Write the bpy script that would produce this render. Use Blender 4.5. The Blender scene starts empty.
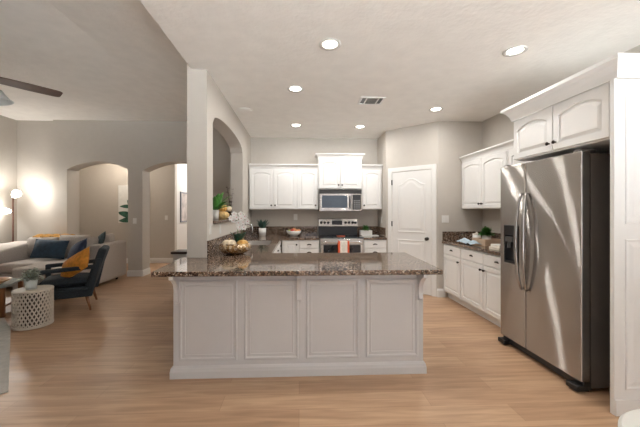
import bpy, math, random
from mathutils import Vector, Matrix, noise
PI = math.pi
random.seed(7)
S = bpy.context.scene
COL = S.collection

# ------------------------------------------------------------------ camera, world, exposure
cam_d = bpy.data.cameras.new('camera')
cam = bpy.data.objects.new('camera', cam_d)
COL.objects.link(cam)
cam.location = (0, 0, 1.39)
cam.rotation_euler = (PI / 2, 0, math.radians(-2.4))
cam_d.sensor_width = 36
cam_d.lens = 308 / 640 * 36
cam_d.shift_x = 8 / 640
cam_d.shift_y = -2.5 / 640
cam_d.clip_start = 0.05
S.camera = cam

W = bpy.data.worlds.new('daylight')
S.world = W
W.use_nodes = True
# soft sky above the horizon, bright half below added to light the ceiling
_nt = W.node_tree
_bg = _nt.nodes['Background']
_tc = _nt.nodes.new('ShaderNodeTexCoord')
_sx = _nt.nodes.new('ShaderNodeSeparateXYZ')
_rp = _nt.nodes.new('ShaderNodeValToRGB')
_mr = _nt.nodes.new('ShaderNodeMapRange')
_mr.inputs['From Min'].default_value = -1
_nt.links.new(_tc.outputs['Generated'], _sx.inputs[0])
_nt.links.new(_sx.outputs['Z'], _mr.inputs['Value'])
_nt.links.new(_mr.outputs[0], _rp.inputs[0])
_rp.color_ramp.elements[0].position = 0.38
_rp.color_ramp.elements[0].color = (0.92, 0.97, 1.0, 1)
_rp.color_ramp.elements[1].position = 0.45
_rp.color_ramp.elements[1].color = (0.055, 0.057, 0.062, 1)
_nt.links.new(_rp.outputs[0], _bg.inputs['Color'])
_bg.inputs['Strength'].default_value = 22.0

S.view_settings.view_transform = 'Standard'
S.view_settings.look = 'None'
S.view_settings.gamma = 1
S.view_settings.exposure = 0.48
S.cycles.max_bounces = 8
S.cycles.sample_clamp_indirect = 4

CAN_W = 7.5          # each recessed light, watts
CAN_COL = (1.0, 0.98, 0.945)
H = 2.84              # kitchen ceiling
HL = 3.31             # living room ceiling


def lamp(name, kind, loc, power, color, size=0.1, rot=(0, 0, 0), spread=None, parent=None):
    d = bpy.data.lights.new(name, kind)
    d.energy = power
    d.color = color
    if kind == 'AREA':
        d.shape = 'DISK'
        d.size = size
        if spread:
            d.spread = spread
    else:
        d.shadow_soft_size = size
    o = bpy.data.objects.new(name, d)
    COL.objects.link(o)
    o.location = loc
    o.rotation_euler = rot
    if parent:
        o.parent = parent
    return o


# ------------------------------------------------------------------ materials
MATS = {}


def mat(name, color, rough=0.5, metal=0.0, var=0.05, scale=12.0, bump=0.0, bscale=None, emit=None, estr=0, trans=0, coat=0, stretch=None):
    if name in MATS:
        return MATS[name]
    m = bpy.data.materials.new(name)
    m.use_nodes = True
    nt = m.node_tree
    N, L = nt.nodes, nt.links
    b = N['Principled BSDF']
    tc = N.new('ShaderNodeTexCoord')
    mp = N.new('ShaderNodeMapping')
    L.new(tc.outputs['Object'], mp.inputs[0])
    if stretch:
        mp.inputs['Scale'].default_value = stretch
    nz = N.new('ShaderNodeTexNoise')
    nz.inputs['Scale'].default_value = scale
    nz.inputs['Detail'].default_value = 4
    L.new(mp.outputs[0], nz.inputs['Vector'])
    r = N.new('ShaderNodeValToRGB')
    c = color
    r.color_ramp.elements[0].position = 0.3
    r.color_ramp.elements[1].position = 0.7
    r.color_ramp.elements[0].color = tuple(max(0, x * (1 - var)) for x in c) + (1,)
    r.color_ramp.elements[1].color = tuple(min(1, x * (1 + var)) for x in c) + (1,)
    L.new(nz.outputs[0], r.inputs[0])
    L.new(r.outputs[0], b.inputs['Base Color'])
    b.inputs['Roughness'].default_value = rough
    b.inputs['Metallic'].default_value = metal
    if trans:
        b.inputs['Transmission Weight'].default_value = trans
    if coat:
        b.inputs['Coat Weight'].default_value = coat
    if bump:
        nb = N.new('ShaderNodeTexNoise')
        nb.inputs['Scale'].default_value = bscale or scale
        nb.inputs['Detail'].default_value = 3
        L.new(mp.outputs[0], nb.inputs['Vector'])
        bp = N.new('ShaderNodeBump')
        bp.inputs['Strength'].default_value = bump
        bp.inputs['Distance'].default_value = 0.02
        L.new(nb.outputs[0], bp.inputs['Height'])
        L.new(bp.outputs[0], b.inputs['Normal'])
    if emit:
        b.inputs['Emission Color'].default_value = emit + (1,)
        b.inputs['Emission Strength'].default_value = estr
    MATS[name] = m
    return m


def mat_floor():
    m = bpy.data.materials.new('oak plank floor')
    m.use_nodes = True
    nt = m.node_tree
    N, L = nt.nodes, nt.links
    b = N['Principled BSDF']
    tc = N.new('ShaderNodeTexCoord')
    br = N.new('ShaderNodeTexBrick')
    br.offset = 0.37
    br.inputs['Scale'].default_value = 1.0
    br.inputs['Brick Width'].default_value = 1.5
    br.inputs['Row Height'].default_value = 0.18
    br.inputs['Mortar Size'].default_value = 0.0012
    br.inputs['Mortar Smooth'].default_value = 0.5
    br.inputs['Bias'].default_value = 0.0
    br.inputs['Color1'].default_value = (0.53, 0.345, 0.215, 1)
    br.inputs['Color2'].default_value = (0.43, 0.265, 0.16, 1)
    br.inputs['Mortar'].default_value = (0.26, 0.15, 0.085, 1)
    L.new(tc.outputs['Object'], br.inputs['Vector'])
    mp = N.new('ShaderNodeMapping')
    mp.inputs['Scale'].default_value = (0.9, 11, 1)
    L.new(tc.outputs['Object'], mp.inputs[0])
    nz = N.new('ShaderNodeTexNoise')
    nz.inputs['Scale'].default_value = 2.2
    nz.inputs['Detail'].default_value = 6
    nz.inputs['Distortion'].default_value = 0.6
    L.new(mp.outputs[0], nz.inputs['Vector'])
    rp = N.new('ShaderNodeValToRGB')
    rp.color_ramp.elements[0].position = 0.32
    rp.color_ramp.elements[0].color = (0.70, 0.66, 0.62, 1)
    rp.color_ramp.elements[1].position = 0.68
    rp.color_ramp.elements[1].color = (1.12, 1.12, 1.12, 1)
    L.new(nz.outputs[0], rp.inputs[0])
    mx = N.new('ShaderNodeMix')
    mx.data_type = 'RGBA'
    mx.blend_type = 'MULTIPLY'
    mx.inputs[0].default_value = 0.8
    L.new(br.outputs['Color'], mx.inputs[6])
    L.new(rp.outputs[0], mx.inputs[7])
    L.new(mx.outputs[2], b.inputs['Base Color'])
    b.inputs['Roughness'].default_value = 0.36
    bp = N.new('ShaderNodeBump')
    bp.inputs['Strength'].default_value = 0.08
    bp.inputs['Distance'].default_value = 0.01
    L.new(nz.outputs[0], bp.inputs['Height'])
    L.new(bp.outputs[0], b.inputs['Normal'])
    return m


def mat_granite():
    m = bpy.data.materials.new('brown speckled granite')
    m.use_nodes = True
    nt = m.node_tree
    N, L = nt.nodes, nt.links
    b = N['Principled BSDF']
    tc = N.new('ShaderNodeTexCoord')
    vo = N.new('ShaderNodeTexVoronoi')
    vo.inputs['Scale'].default_value = 90
    L.new(tc.outputs['Object'], vo.inputs['Vector'])
    sep = N.new('ShaderNodeSeparateColor')
    L.new(vo.outputs['Color'], sep.inputs[0])
    rp = N.new('ShaderNodeValToRGB')
    cr = rp.color_ramp
    cr.interpolation = 'CONSTANT'
    cr.elements[0].position = 0.0
    cr.elements[0].color = (0.035, 0.025, 0.021, 1)
    cr.elements[1].position = 0.22
    cr.elements[1].color = (0.155, 0.098, 0.069, 1)
    for p, c in ((0.46, (0.24, 0.17, 0.125)), (0.68, (0.08, 0.052, 0.04)), (0.78, (0.32, 0.25, 0.19)), (0.90, (0.45, 0.39, 0.33))):
        e = cr.elements.new(p)
        e.color = c + (1,)
    L.new(sep.outputs[0], rp.inputs[0])
    nz = N.new('ShaderNodeTexNoise')
    nz.inputs['Scale'].default_value = 130
    nz.inputs['Detail'].default_value = 3
    L.new(tc.outputs['Object'], nz.inputs['Vector'])
    r2 = N.new('ShaderNodeValToRGB')
    r2.color_ramp.elements[0].position = 0.42
    r2.color_ramp.elements[0].color = (0.45, 0.42, 0.4, 1)
    r2.color_ramp.elements[1].position = 0.6
    r2.color_ramp.elements[1].color = (1.25, 1.2, 1.15, 1)
    L.new(nz.outputs[0], r2.inputs[0])
    mx = N.new('ShaderNodeMix')
    mx.data_type = 'RGBA'
    mx.blend_type = 'MULTIPLY'
    mx.inputs[0].default_value = 1
    L.new(rp.outputs[0], mx.inputs[6])
    L.new(r2.outputs[0], mx.inputs[7])
    L.new(mx.outputs[2], b.inputs['Base Color'])
    b.inputs['Roughness'].default_value = 0.06
    b.inputs['Specular IOR Level'].default_value = 0.65
    return m


def mat_steel():
    m = bpy.data.materials.new('brushed stainless steel')
    m.use_nodes = True
    nt = m.node_tree
    N, L = nt.nodes, nt.links
    b = N['Principled BSDF']
    tc = N.new('ShaderNodeTexCoord')
    mp = N.new('ShaderNodeMapping')
    mp.inputs['Scale'].default_value = (3, 3, 400)
    L.new(tc.outputs['Object'], mp.inputs[0])
    nz = N.new('ShaderNodeTexNoise')
    nz.inputs['Scale'].default_value = 1
    L.new(mp.outputs[0], nz.inputs['Vector'])
    rp = N.new('ShaderNodeValToRGB')
    rp.color_ramp.elements[0].color = (0.46, 0.43, 0.40, 1)
    rp.color_ramp.elements[1].color = (0.58, 0.55, 0.52, 1)
    L.new(nz.outputs[0], rp.inputs[0])
    L.new(rp.outputs[0], b.inputs['Base Color'])
    b.inputs['Metallic'].default_value = 1
    b.inputs['Roughness'].default_value = 0.27
    gl = N.new('ShaderNodeBsdfAnisotropic')      # horizontal brushing spreads highlights up and down
    gl.inputs['Roughness'].default_value = 0.22
    gl.inputs['Anisotropy'].default_value = 0.92
    L.new(rp.outputs[0], gl.inputs['Color'])
    tg = N.new('ShaderNodeTangent')
    tg.direction_type = 'UV_MAP'
    L.new(tg.outputs[0], gl.inputs['Tangent'])
    ms = N.new('ShaderNodeMixShader')
    ms.inputs[0].default_value = 0.65
    L.new(b.outputs[0], ms.inputs[1])
    L.new(gl.outputs[0], ms.inputs[2])
    L.new(ms.outputs[0], N['Material Output'].inputs[0])
    # sheet-metal waviness, long vertical dents
    m2 = N.new('ShaderNodeMapping')
    m2.inputs['Scale'].default_value = (3.0, 3.0, 2.2)
    L.new(tc.outputs['Object'], m2.inputs[0])
    n2 = N.new('ShaderNodeTexNoise')
    n2.inputs['Scale'].default_value = 1.0
    n2.inputs['Detail'].default_value = 1
    L.new(m2.outputs[0], n2.inputs['Vector'])
    bp = N.new('ShaderNodeBump')
    bp.inputs['Strength'].default_value = 0.07
    bp.inputs['Distance'].default_value = 0.03
    L.new(n2.outputs[0], bp.inputs['Height'])
    L.new(bp.outputs[0], b.inputs['Normal'])
    L.new(bp.outputs[0], gl.inputs['Normal'])
    return m


def mat_mosaic():
    m = bpy.data.materials.new('mosaic mercury glass')
    m.use_nodes = True
    nt = m.node_tree
    N, L = nt.nodes, nt.links
    b = N['Principled BSDF']
    tc = N.new('ShaderNodeTexCoord')
    vo = N.new('ShaderNodeTexVoronoi')
    vo.inputs['Scale'].default_value = 38
    L.new(tc.outputs['Object'], vo.inputs['Vector'])
    sep = N.new('ShaderNodeSeparateColor')
    L.new(vo.outputs['Color'], sep.inputs[0])
    rp = N.new('ShaderNodeValToRGB')
    cr = rp.color_ramp
    cr.interpolation = 'CONSTANT'
    cr.elements[0].color = (0.45, 0.28, 0.12, 1)
    cr.elements[1].position = 0.4
    cr.elements[1].color = (0.75, 0.62, 0.45, 1)
    e = cr.elements.new(0.7)
    e.color = (0.85, 0.8, 0.72, 1)
    e = cr.elements.new(0.85)
    e.color = (0.2, 0.12, 0.06, 1)
    L.new(sep.outputs[0], rp.inputs[0])
    L.new(rp.outputs[0], b.inputs['Base Color'])
    b.inputs['Metallic'].default_value = 0.8
    b.inputs['Roughness'].default_value = 0.22
    bp = N.new('ShaderNodeBump')
    bp.inputs['Strength'].default_value = 0.6
    bp.inputs['Distance'].default_value = 0.01
    L.new(vo.outputs['Distance'], bp.inputs['Height'])
    L.new(bp.outputs[0], b.inputs['Normal'])
    return m


M_WALL = mat('greige wall paint', (0.54, 0.50, 0.45), 0.75, var=0.015, bump=0.05, bscale=90)
M_HALL = mat('white hall paint', (0.80, 0.79, 0.77), 0.75, var=0.01, bump=0.05, bscale=90)
M_CEIL = mat('textured ceiling paint', (0.88, 0.85, 0.805), 0.85, var=0.03, scale=6, bump=0.25, bscale=25)
M_WHITE = mat('white cabinet lacquer', (0.84, 0.835, 0.82), 0.35, var=0.01)
M_TRIM = mat('white trim paint', (0.80, 0.79, 0.77), 0.4, var=0.01)
M_FLOOR = mat_floor()
M_GRAN = mat_granite()
M_STEEL = mat_steel()
M_MOSAIC = mat_mosaic()
M_DARK = mat('dark bronze', (0.035, 0.028, 0.024), 0.35, 0.8)
M_BLACK = mat('black plastic', (0.012, 0.012, 0.013), 0.35)
M_GLASS_BLK = mat('black oven glass', (0.012, 0.013, 0.016), 0.06)
M_CHROME = mat('chrome', (0.75, 0.75, 0.76), 0.12, 1.0)
M_FSIDE = mat('dark grey fridge casing', (0.10, 0.086, 0.078), 0.4)
M_NAVY = mat('charcoal blue upholstery', (0.020, 0.028, 0.036), 0.85, var=0.3, scale=60, bump=0.3, bscale=300)
M_SOFA = mat('oatmeal sofa fabric', (0.50, 0.45, 0.41), 0.9, var=0.1, scale=50, bump=0.3, bscale=250)
M_WOOD = mat('walnut wood', (0.22, 0.085, 0.03), 0.4, var=0.25, scale=6, stretch=(1, 1, 0.15))
M_LEAF = mat('green leaf', (0.06, 0.20, 0.035), 0.5, var=0.35, scale=20)
M_DKLEAF = mat('dark green leaf', (0.014, 0.06, 0.035), 0.4, var=0.3, scale=20)
M_SAGE = mat('sage leaf', (0.36, 0.40, 0.33), 0.6, var=0.3, scale=20)
M_CERAM = mat('white ceramic', (0.82, 0.81, 0.78), 0.25, var=0.02)
M_CREAM = mat('cream pumpkin', (0.78, 0.66, 0.48), 0.55, var=0.12, scale=25)
M_GOLD = mat('gold pumpkin', (0.62, 0.36, 0.10), 0.4, 0.3, var=0.2, scale=25)
M_STEM = mat('dry stem', (0.28, 0.18, 0.08), 0.7, var=0.2)


# ------------------------------------------------------------------ mesh helpers
class MB:
    def __init__(self, T=None):
        self.v, self.f, self.T = [], [], T

    def add(self, vs, fs):
        o = len(self.v)
        for p in vs:
            p = Vector(p)
            if self.T is not None:
                p = self.T(p) if callable(self.T) else self.T @ p
            self.v.append(p)
        for f in fs:
            self.f.append([i + o for i in f])
        return self

    def box(self, x0, x1, y0, y1, z0, z1, R=None):
        vs = [(x, y, z) for z in (z0, z1) for y in (y0, y1) for x in (x0, x1)]
        if R is not None:
            vs = [R @ Vector(p) for p in vs]
        return self.add(vs, [(0, 2, 3, 1), (4, 5, 7, 6), (0, 1, 5, 4), (2, 6, 7, 3), (0, 4, 6, 2), (1, 3, 7, 5)])

    def prism(self, pts, a, b, plane='xy'):
        def P(p, t):
            return {'xy': (p[0], p[1], t), 'xz': (p[0], t, p[1]), 'yz': (t, p[0], p[1])}[plane]
        n = len(pts)
        vs = [P(p, a) for p in pts] + [P(p, b) for p in pts]
        fs = [tuple(range(n - 1, -1, -1)), tuple(range(n, 2 * n))]
        fs += [(i, (i + 1) % n, n + (i + 1) % n, n + i) for i in range(n)]
        return self.add(vs, fs)

    def loft(self, rings, cap0=True, cap1=True, closed=True):
        n = len(rings[0])
        vs = [p for r in rings for p in r]
        fs = []
        for k in range(len(rings) - 1):
            for i in range(n if closed else n - 1):
                j = (i + 1) % n
                fs.append((k * n + i, k * n + j, (k + 1) * n + j, (k + 1) * n + i))
        if cap0:
            fs.append(tuple(range(n - 1, -1, -1)))
        if cap1:
            fs.append(tuple((len(rings) - 1) * n + i for i in range(n)))
        return self.add(vs, fs)

    def tube(self, pts, r, seg=8):
        pts = [Vector(p) for p in pts]
        rs = r if isinstance(r, (list, tuple)) else [r] * len(pts)
        rings = []
        up = None
        for i, p in enumerate(pts):
            d = (pts[min(i + 1, len(pts) - 1)] - pts[max(i - 1, 0)]).normalized()
            if up is None:
                up = Vector((0, 0, 1)) if abs(d.z) < 0.9 else Vector((1, 0, 0))
            a = d.cross(up).normalized()
            b = a.cross(d).normalized()
            up = b
            rings.append([p + (a * math.cos(2 * PI * k / seg) + b * math.sin(2 * PI * k / seg)) * rs[i] for k in range(seg)])
        return self.loft(rings)

    def lathe(self, prof, c=(0, 0, 0), seg=24, axis='z', ribs=0, rib=0.0, cap=True):
        c = Vector(c)
        rings = []
        for r, h in prof:
            ring = []
            for k in range(seg):
                t = 2 * PI * k / seg
                rr = r * (1 - rib * (1 - abs(math.cos(ribs * t / 2)))) if ribs else r
                a, b = rr * math.cos(t), rr * math.sin(t)
                ring.append(c + Vector({'z': (a, b, h), 'y': (a, -h, b), 'x': (h, a, b)}[axis]))
            rings.append(ring)
        return self.loft(rings, cap, cap)

    def sweep(self, path, prof, z=0.0):
        """profile (out, up) carried along a 2-D path; out is to the right of travel"""
        P = [Vector((p[0], p[1])) for p in path]
        nrm = []
        for i in range(len(P) - 1):
            d = (P[i + 1] - P[i]).normalized()
            nrm.append(Vector((d.y, -d.x)))
        rings = []
        for i, p in enumerate(P):
            if i == 0:
                m = nrm[0]
            elif i == len(P) - 1:
                m = nrm[-1]
            else:
                m = (nrm[i - 1] + nrm[i])
                m = m / max(0.2, m.dot(nrm[i]))
            rings.append([(p.x + m.x * o, p.y + m.y * o, z + h) for o, h in prof])
        return self.loft(rings)

    def grid(self, fn, nu, nv):
        vs = [fn(i / nu, j / nv) for i in range(nu + 1) for j in range(nv + 1)]
        fs = [(i * (nv + 1) + j, (i + 1) * (nv + 1) + j, (i + 1) * (nv + 1) + j + 1, i * (nv + 1) + j + 1) for i in range(nu) for j in range(nv)]
        return self.add(vs, fs)

    def build(self, name, m, parent=None, bevel=0, smooth=False, sub=0, solid=0, seg=2):
        me = bpy.data.meshes.new(name)
        me.from_pydata([tuple(p) for p in self.v], [], self.f)
        import bmesh
        bm = bmesh.new()
        bm.from_mesh(me)
        bmesh.ops.recalc_face_normals(bm, faces=bm.faces)
        bm.to_mesh(me)
        bm.free()
        me.materials.append(m)
        if m is M_STEEL:
            uv = me.uv_layers.new(name='UVMap')
            for lp in me.loops:
                c_ = me.vertices[lp.vertex_index].co
                uv.data[lp.index].uv = (c_.x + c_.y * 0.3, c_.z + c_.y * 0.1)
        o = bpy.data.objects.new(name, me)
        COL.objects.link(o)
        if smooth or bevel:
            for p in me.polygons:
                p.use_smooth = True
        if solid:
            md = o.modifiers.new('solid', 'SOLIDIFY')
            md.thickness = solid
        if bevel:
            md = o.modifiers.new('bevel', 'BEVEL')
            md.width = bevel
            md.segments = seg
            md.limit_method = 'ANGLE'
            md.angle_limit = math.radians(40)
            md.harden_normals = True
        if sub:
            md = o.modifiers.new('sub', 'SUBSURF')
            md.levels = md.render_levels = sub
        if parent:
            o.parent = parent
        return o


def tag(o, label, cat, group=None, kind=None):
    o['label'] = label
    o['category'] = cat
    if group:
        o['group'] = group
    if kind:
        o['kind'] = kind
    return o


def thing(name, label, cat, loc=(0, 0, 0), rz=0.0, group=None):
    o = bpy.data.objects.new(name, None)
    COL.objects.link(o)
    o.location = loc
    o.rotation_euler = (0, 0, rz)
    o.empty_display_size = 0.1
    return tag(o, label, cat, group)


def struct(o):
    o['kind'] = 'structure'
    return o


def copy_tree(o, parent=None):
    c = o.copy()
    COL.objects.link(c)
    if parent:
        c.parent = parent
    for ch in list(o.children):
        copy_tree(ch, c)
    return c


# ------------------------------------------------------------------ room shell
XR, YB, YF = 2.97, 6.12, -3.0      # right wall, kitchen back wall, wall behind the camera
XL, YL = -5.97, 6.70               # living left wall, living far wall
PX0, PX1, PY = -1.145, -0.945, 3.2  # divider wall

struct(MB().box(-7, 4, -3.3, 11, -0.1, 0).build('floor', M_FLOOR))
m = MB()
m.prism([(-1.095, YF), (XR + 0.2, YF), (XR + 0.2, YB + 0.2), (PX1 - 0.02, YB + 0.2), (PX1 - 0.02, PY), (-1.095, PY)], H, H + 0.1)
struct(m.build('ceiling', M_CEIL))
m = MB()
m.prism([(-6.2, HL), (-2.3, HL), (-1.095, HL - 0.22), (-1.095, HL + 0.2), (-6.2, HL + 0.2)], YF, YL + 0.2, 'xz')
m.box(-1.095, -1.0, YF, PY, H + 0.1, HL + 0.2)
struct(m.build('ceiling_living', M_CEIL))
struct(MB().box(-6.2, -0.9, 7.0, 10.6, H, H + 0.1).build('ceiling_hall', M_CEIL))


def arch_cut(m, a, b, spring, rise, top, y0, y1, n=24, power=2.0, seg=False):
    pts = [(b, top), (a, top)]
    for i in range(n + 1):
        t = -1 + 2 * i / n
        z = spring + rise * ((1 - t * t) if seg else (1 - abs(t) ** power) ** (1 / power))
        pts.append(((a + b) / 2 + t * (b - a) / 2, z))
    top_l = pts[:2]
    arc = pts[2:]
    for i in range(n):        # strips over the opening
        p, q = arc[i], arc[i + 1]
        m.prism([p, q, (q[0], top), (p[0], top)], y0, y1, 'xz')
    return m


# divider wall with the arched pass-through (built along +y)
m = MB(T=lambda p: Vector((p.y, p.x, p.z)))
a, b, sill = 3.42, 5.20, 1.25
m.box(PY, a, PX0, PX1, 0, HL + 0.1)
m.box(b, YL + 0.1, PX0, PX1, 0, HL + 0.1)
m.box(a, b, PX0, PX1, 0, sill)
arch_cut(m, a, b, 2.36, 0.16, HL + 0.1, PX0, PX1, power=2.2)
struct(m.build('wall_divider', M_WALL))
struct(MB().box(PX1, 1.70, YB, YB + 0.15, 0, H).build('wall_back', M_WALL))
# pantry: stub, diagonal and frontal walls
A, B_, C_ = Vector((1.575, 5.52)), Vector((2.25, 4.89)), Vector((XR, 4.88))
struct(MB().prism([(1.575, YB), (A.x, A.y), (B_.x, B_.y), (C_.x, C_.y), (C_.x, C_.y + 0.12), (B_.x + 0.05, B_.y + 0.12), (A.x + 0.13, A.y + 0.06), (1.705, YB)], 0, H).build('wall_pantry', M_WALL))
struct(MB().box(XR, XR + 0.15, YF, YB + 0.1, 0, H).build('wall_right', M_WALL))
# living room walls
m = MB()
ya, yb = YL, YL + 0.32
m.box(-5.17, -4.886, ya, yb, 0, HL + 0.1)
m.box(-3.63, -3.33, ya, yb, 0, HL + 0.1)
m.box(-1.90, PX0, ya, yb, 0, HL + 0.1)
arch_cut(m, -4.886, -3.63, 2.27, 0.17, HL + 0.1, ya, yb, seg=True)
arch_cut(m, -3.33, -1.90, 2.25, 0.20, HL + 0.1, ya, yb, seg=True)
struct(m.build('wall_far', M_WALL))
struct(MB().box(XL - 0.1, -5.17, YL + 0.08, yb, 0, HL + 0.1).build('wall_lamp', M_WALL))
struct(MB().box(XL - 0.15, XL, YF, YL + 0.2, 0, HL + 0.1).build('wall_left', M_WALL))
# hall beyond the arches
m = MB()
m.box(-6.0, -3.33, 8.40, 8.55, 0, H)
struct(m.build('wall_hall', M_WALL))
m = MB()
m.box(-3.48, -3.33, 8.55, 10.3, 0, H)
m.box(-3.48, -0.9, 10.3, 10.45, 0, H)
struct(m.build('wall_foyer', M_HALL))
struct(MB().box(-5.95, -5.80, yb, 8.4, 0, H).build('wall_hall_left', M_WALL))
struct(MB().box(-1.05, -0.9, yb, 10.3, 0, H).build('wall_hall_right', M_WALL))
# the wall behind the camera with two openings added to let daylight in
m = MB()
m.box(-6.1, 3.1, YF - 0.15, YF, 2.35, HL + 0.2)
for x0, x1 in ((-6.1, -4.35), (-4.0, 0.1), (2.85, 3.12)):
    m.box(x0, x1, YF - 0.15, YF, 0, 2.35)
struct(m.build('wall_behind', M_WALL))
struct(MB().box(-1.195, -1.095, YF, -0.35, 0, HL + 0.1).build('wall_added_shade', M_WALL))  # unseen partition added to keep daylight off the living room

# baseboards
BB = [(0, 0), (0.016, 0), (0.016, 0.10), (0.012, 0.112), (0.006, 0.125), (0.004, 0.135), (0, 0.135)]
def base(name, path):
    return struct(MB().sweep(path, BB).build(name, M_TRIM))
base('baseboard_far', [(-3.63, yb), (-3.63, YL), (-3.33, YL), (-3.33, yb)])
base('baseboard_hall', [(-5.80, 8.4), (-3.33, 8.4)])
base('baseboard_foyer', [(-3.33, 10.3), (-1.05, 10.3)])
base('baseboard_pillar', [(PX0, YL), (PX0, PY), (-1.06, PY)])
base('baseboard_lamp', [(XL, YL + 0.08), (-5.17, YL + 0.08)])
base('baseboard_pantry', [(2.235, 4.905), (2.25, 4.89), (2.36, 4.888)])
base('baseboard_right', [(XR, 1.98), (XR, YF)])

# pantry door on the diagonal wall (local x along the wall, -y out into the kitchen)
dv = (B_ - A)
LEN = dv.length
ang = math.atan2(dv.y, dv.x)
TD = Matrix.Translation((A.x, A.y, 0)) @ Matrix.Rotation(ang, 4, 'Z')
D0, D1, DH = 0.125, 0.815, 2.07


def panel_rings(x0, x1, z0, z1, yf, arch, specs, shape='arc', N=14):
    """specs: list of (inset, y offset, use arch)"""
    rings = []
    for ins, dy, ua in specs:
        xa, xb, za, zt = x0 + ins, x1 - ins, z0 + ins, z1 - ins
        r = [(xa, yf + dy, za), (xb, yf + dy, za)]
        for i in range(N + 1):
            t = i / N
            if shape == 'arc':
                s = 1 - (2 * t - 1) ** 2
            else:
                q = min(1, max(0, (0.5 - abs(t - 0.5)) / 0.42 - 0.1))
                s = q * q * (3 - 2 * q)
            z = zt - (arch * (1 - s) if ua else 0)
            r.append((xb + (xa - xb) * t, yf + dy, z))
        rings.append(r)
    return rings


def door_mesh(m, x0, x1, z0, z1, yf, th=0.02, stile=0.052, arch=0.0):
    sp = [(0, th, 0), (0, 0.003, 0), (0.003, 0, 0), (stile, 0, 1), (stile + 0.003, 0.013, 1), (stile + 0.011, 0.012, 1), (stile + 0.036, 0.002, 1)]
    m.loft(panel_rings(x0, x1, z0, z1, yf, arch, sp))
    return m


d = MB(T=TD)
d.box(D0, D1, -0.012, 0.0, 0.01, DH)
door1 = struct(d.build('door_1', M_TRIM, bevel=0.002))
pm = MB(T=TD)
for z0, z1, ar in ((1.02, 1.95, 0.10), (0.23, 0.90, 0.0)):
    sp = [(0, 0.003, 1), (0.004, -0.007, 1), (0.016, -0.010, 1), (0.024, -0.004, 1), (0.05, -0.004, 1), (0.075, -0.009, 1)]
    pm.loft(panel_rings(D0 + 0.10, D1 - 0.10, z0, z1, -0.012, ar, sp, 'ogee', 24))
pm.build('door_panel', M_TRIM, door1)
k = MB(T=TD)
k.lathe([(0.028, 0.012), (0.028, 0.018), (0.011, 0.024), (0.011, 0.045), (0.024, 0.052), (0.029, 0.066), (0.022, 0.078), (0.004, 0.082)], (D1 - 0.065, 0, 0.93), 16, 'y')
k.build('door_knob', M_DARK, door1, smooth=True)
for hz in (0.25, 1.12, 1.85):
    MB(T=TD).box(D0 - 0.012, D0 + 0.006, -0.022, -0.012, hz, hz + 0.09).build('hinge', M_DARK, door1)
c = MB(T=TD)
CW = 0.075
for (x0, x1, z0, z1) in ((D0 - CW - 0.005, D0 - 0.005, 0, DH + 0.01 + CW), (D1 + 0.005, D1 + CW + 0.005, 0, DH + 0.01 + CW), (D0 - 0.005, D1 + 0.005, DH + 0.01, DH + 0.01 + CW)):
    c.box(x0, x1, -0.018, 0.0, z0, z1)
struct(c.build('trim_1', M_TRIM, bevel=0.004))
# hall door casing at the left end of the hall
c = MB()
c.box(-5.80, -5.775, 8.06, 8.20, 0, 2.16)
c.box(-5.80, -5.775, 7.2, 8.20, 2.08, 2.20)
struct(c.build('trim_2', M_TRIM, bevel=0.004))

# ------------------------------------------------------------------ kitchen cabinets
def knob(m, x, z, yf):
    return m.lathe([(0.008, 0), (0.007, 0.012), (0.014, 0.016), (0.016, 0.024), (0.011, 0.030), (0.002, 0.032)], (x, yf, z), 12, 'y')


def pull(m, x, z, yf):       # a cup pull
    def fn(u, v):
        a = PI * u
        b = PI / 2 * v
        return (x + 0.042 * math.cos(a) * (0.35 + 0.65 * math.cos(b) ** 0.5) if v < 1 else x + 0.042 * math.cos(a) * 0.35, yf - 0.022 * math.sin(b) * max(0.25, math.sin(a)), z - 0.008 + 0.024 * math.sin(a) * math.cos(b * 0.8))
    return m.grid(fn, 12, 6)


CROWN = [(0, -0.005), (0.006, -0.005), (0.010, 0.012), (0.016, 0.030), (0.034, 0.060), (0.052, 0.076), (0.060, 0.080), (0.060, 0.100), (0, 0.100)]


def wall_cabinet(label, loc, rz, w, d, z0, z1, doors, crown=True, ends=(1, 1), cs=1.0, arch=0.035, knobs=(), group=None, path=None):
    """local x along the front, front at y=0, body behind it; doors: list of (x0, x1)"""
    t = thing('wall_cabinet', label, 'cabinet', (loc[0], loc[1], z0), rz, group)
    h = z1 - z0
    MB().box(0, w, 0, d, 0, h).build('cabinet_body', M_WHITE, t, bevel=0.002)
    for (x0, x1), kn in zip(doors, knobs):
        dm = MB()
        door_mesh(dm, x0, x1, 0.012, h - 0.015, -0.022, 0.0215, arch=arch)
        do = dm.build('cabinet_door', M_WHITE, t)
        if kn:
            kx = x0 + 0.028 if kn == 'l' else x1 - 0.028
            km = MB()
            knob(km, kx, 0.075, -0.022)
            km.build('knob', M_DARK, do, smooth=True)
    if crown:
        pts = path or (([(0, d)] if ends[0] else []) + [(0, 0), (w, 0)] + ([(w, d)] if ends[1] else []))
        MB().sweep(pts, [(o * cs, hh * cs) for o, hh in CROWN], h).build('crown_moulding', M_WHITE, t)
    return t


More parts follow.
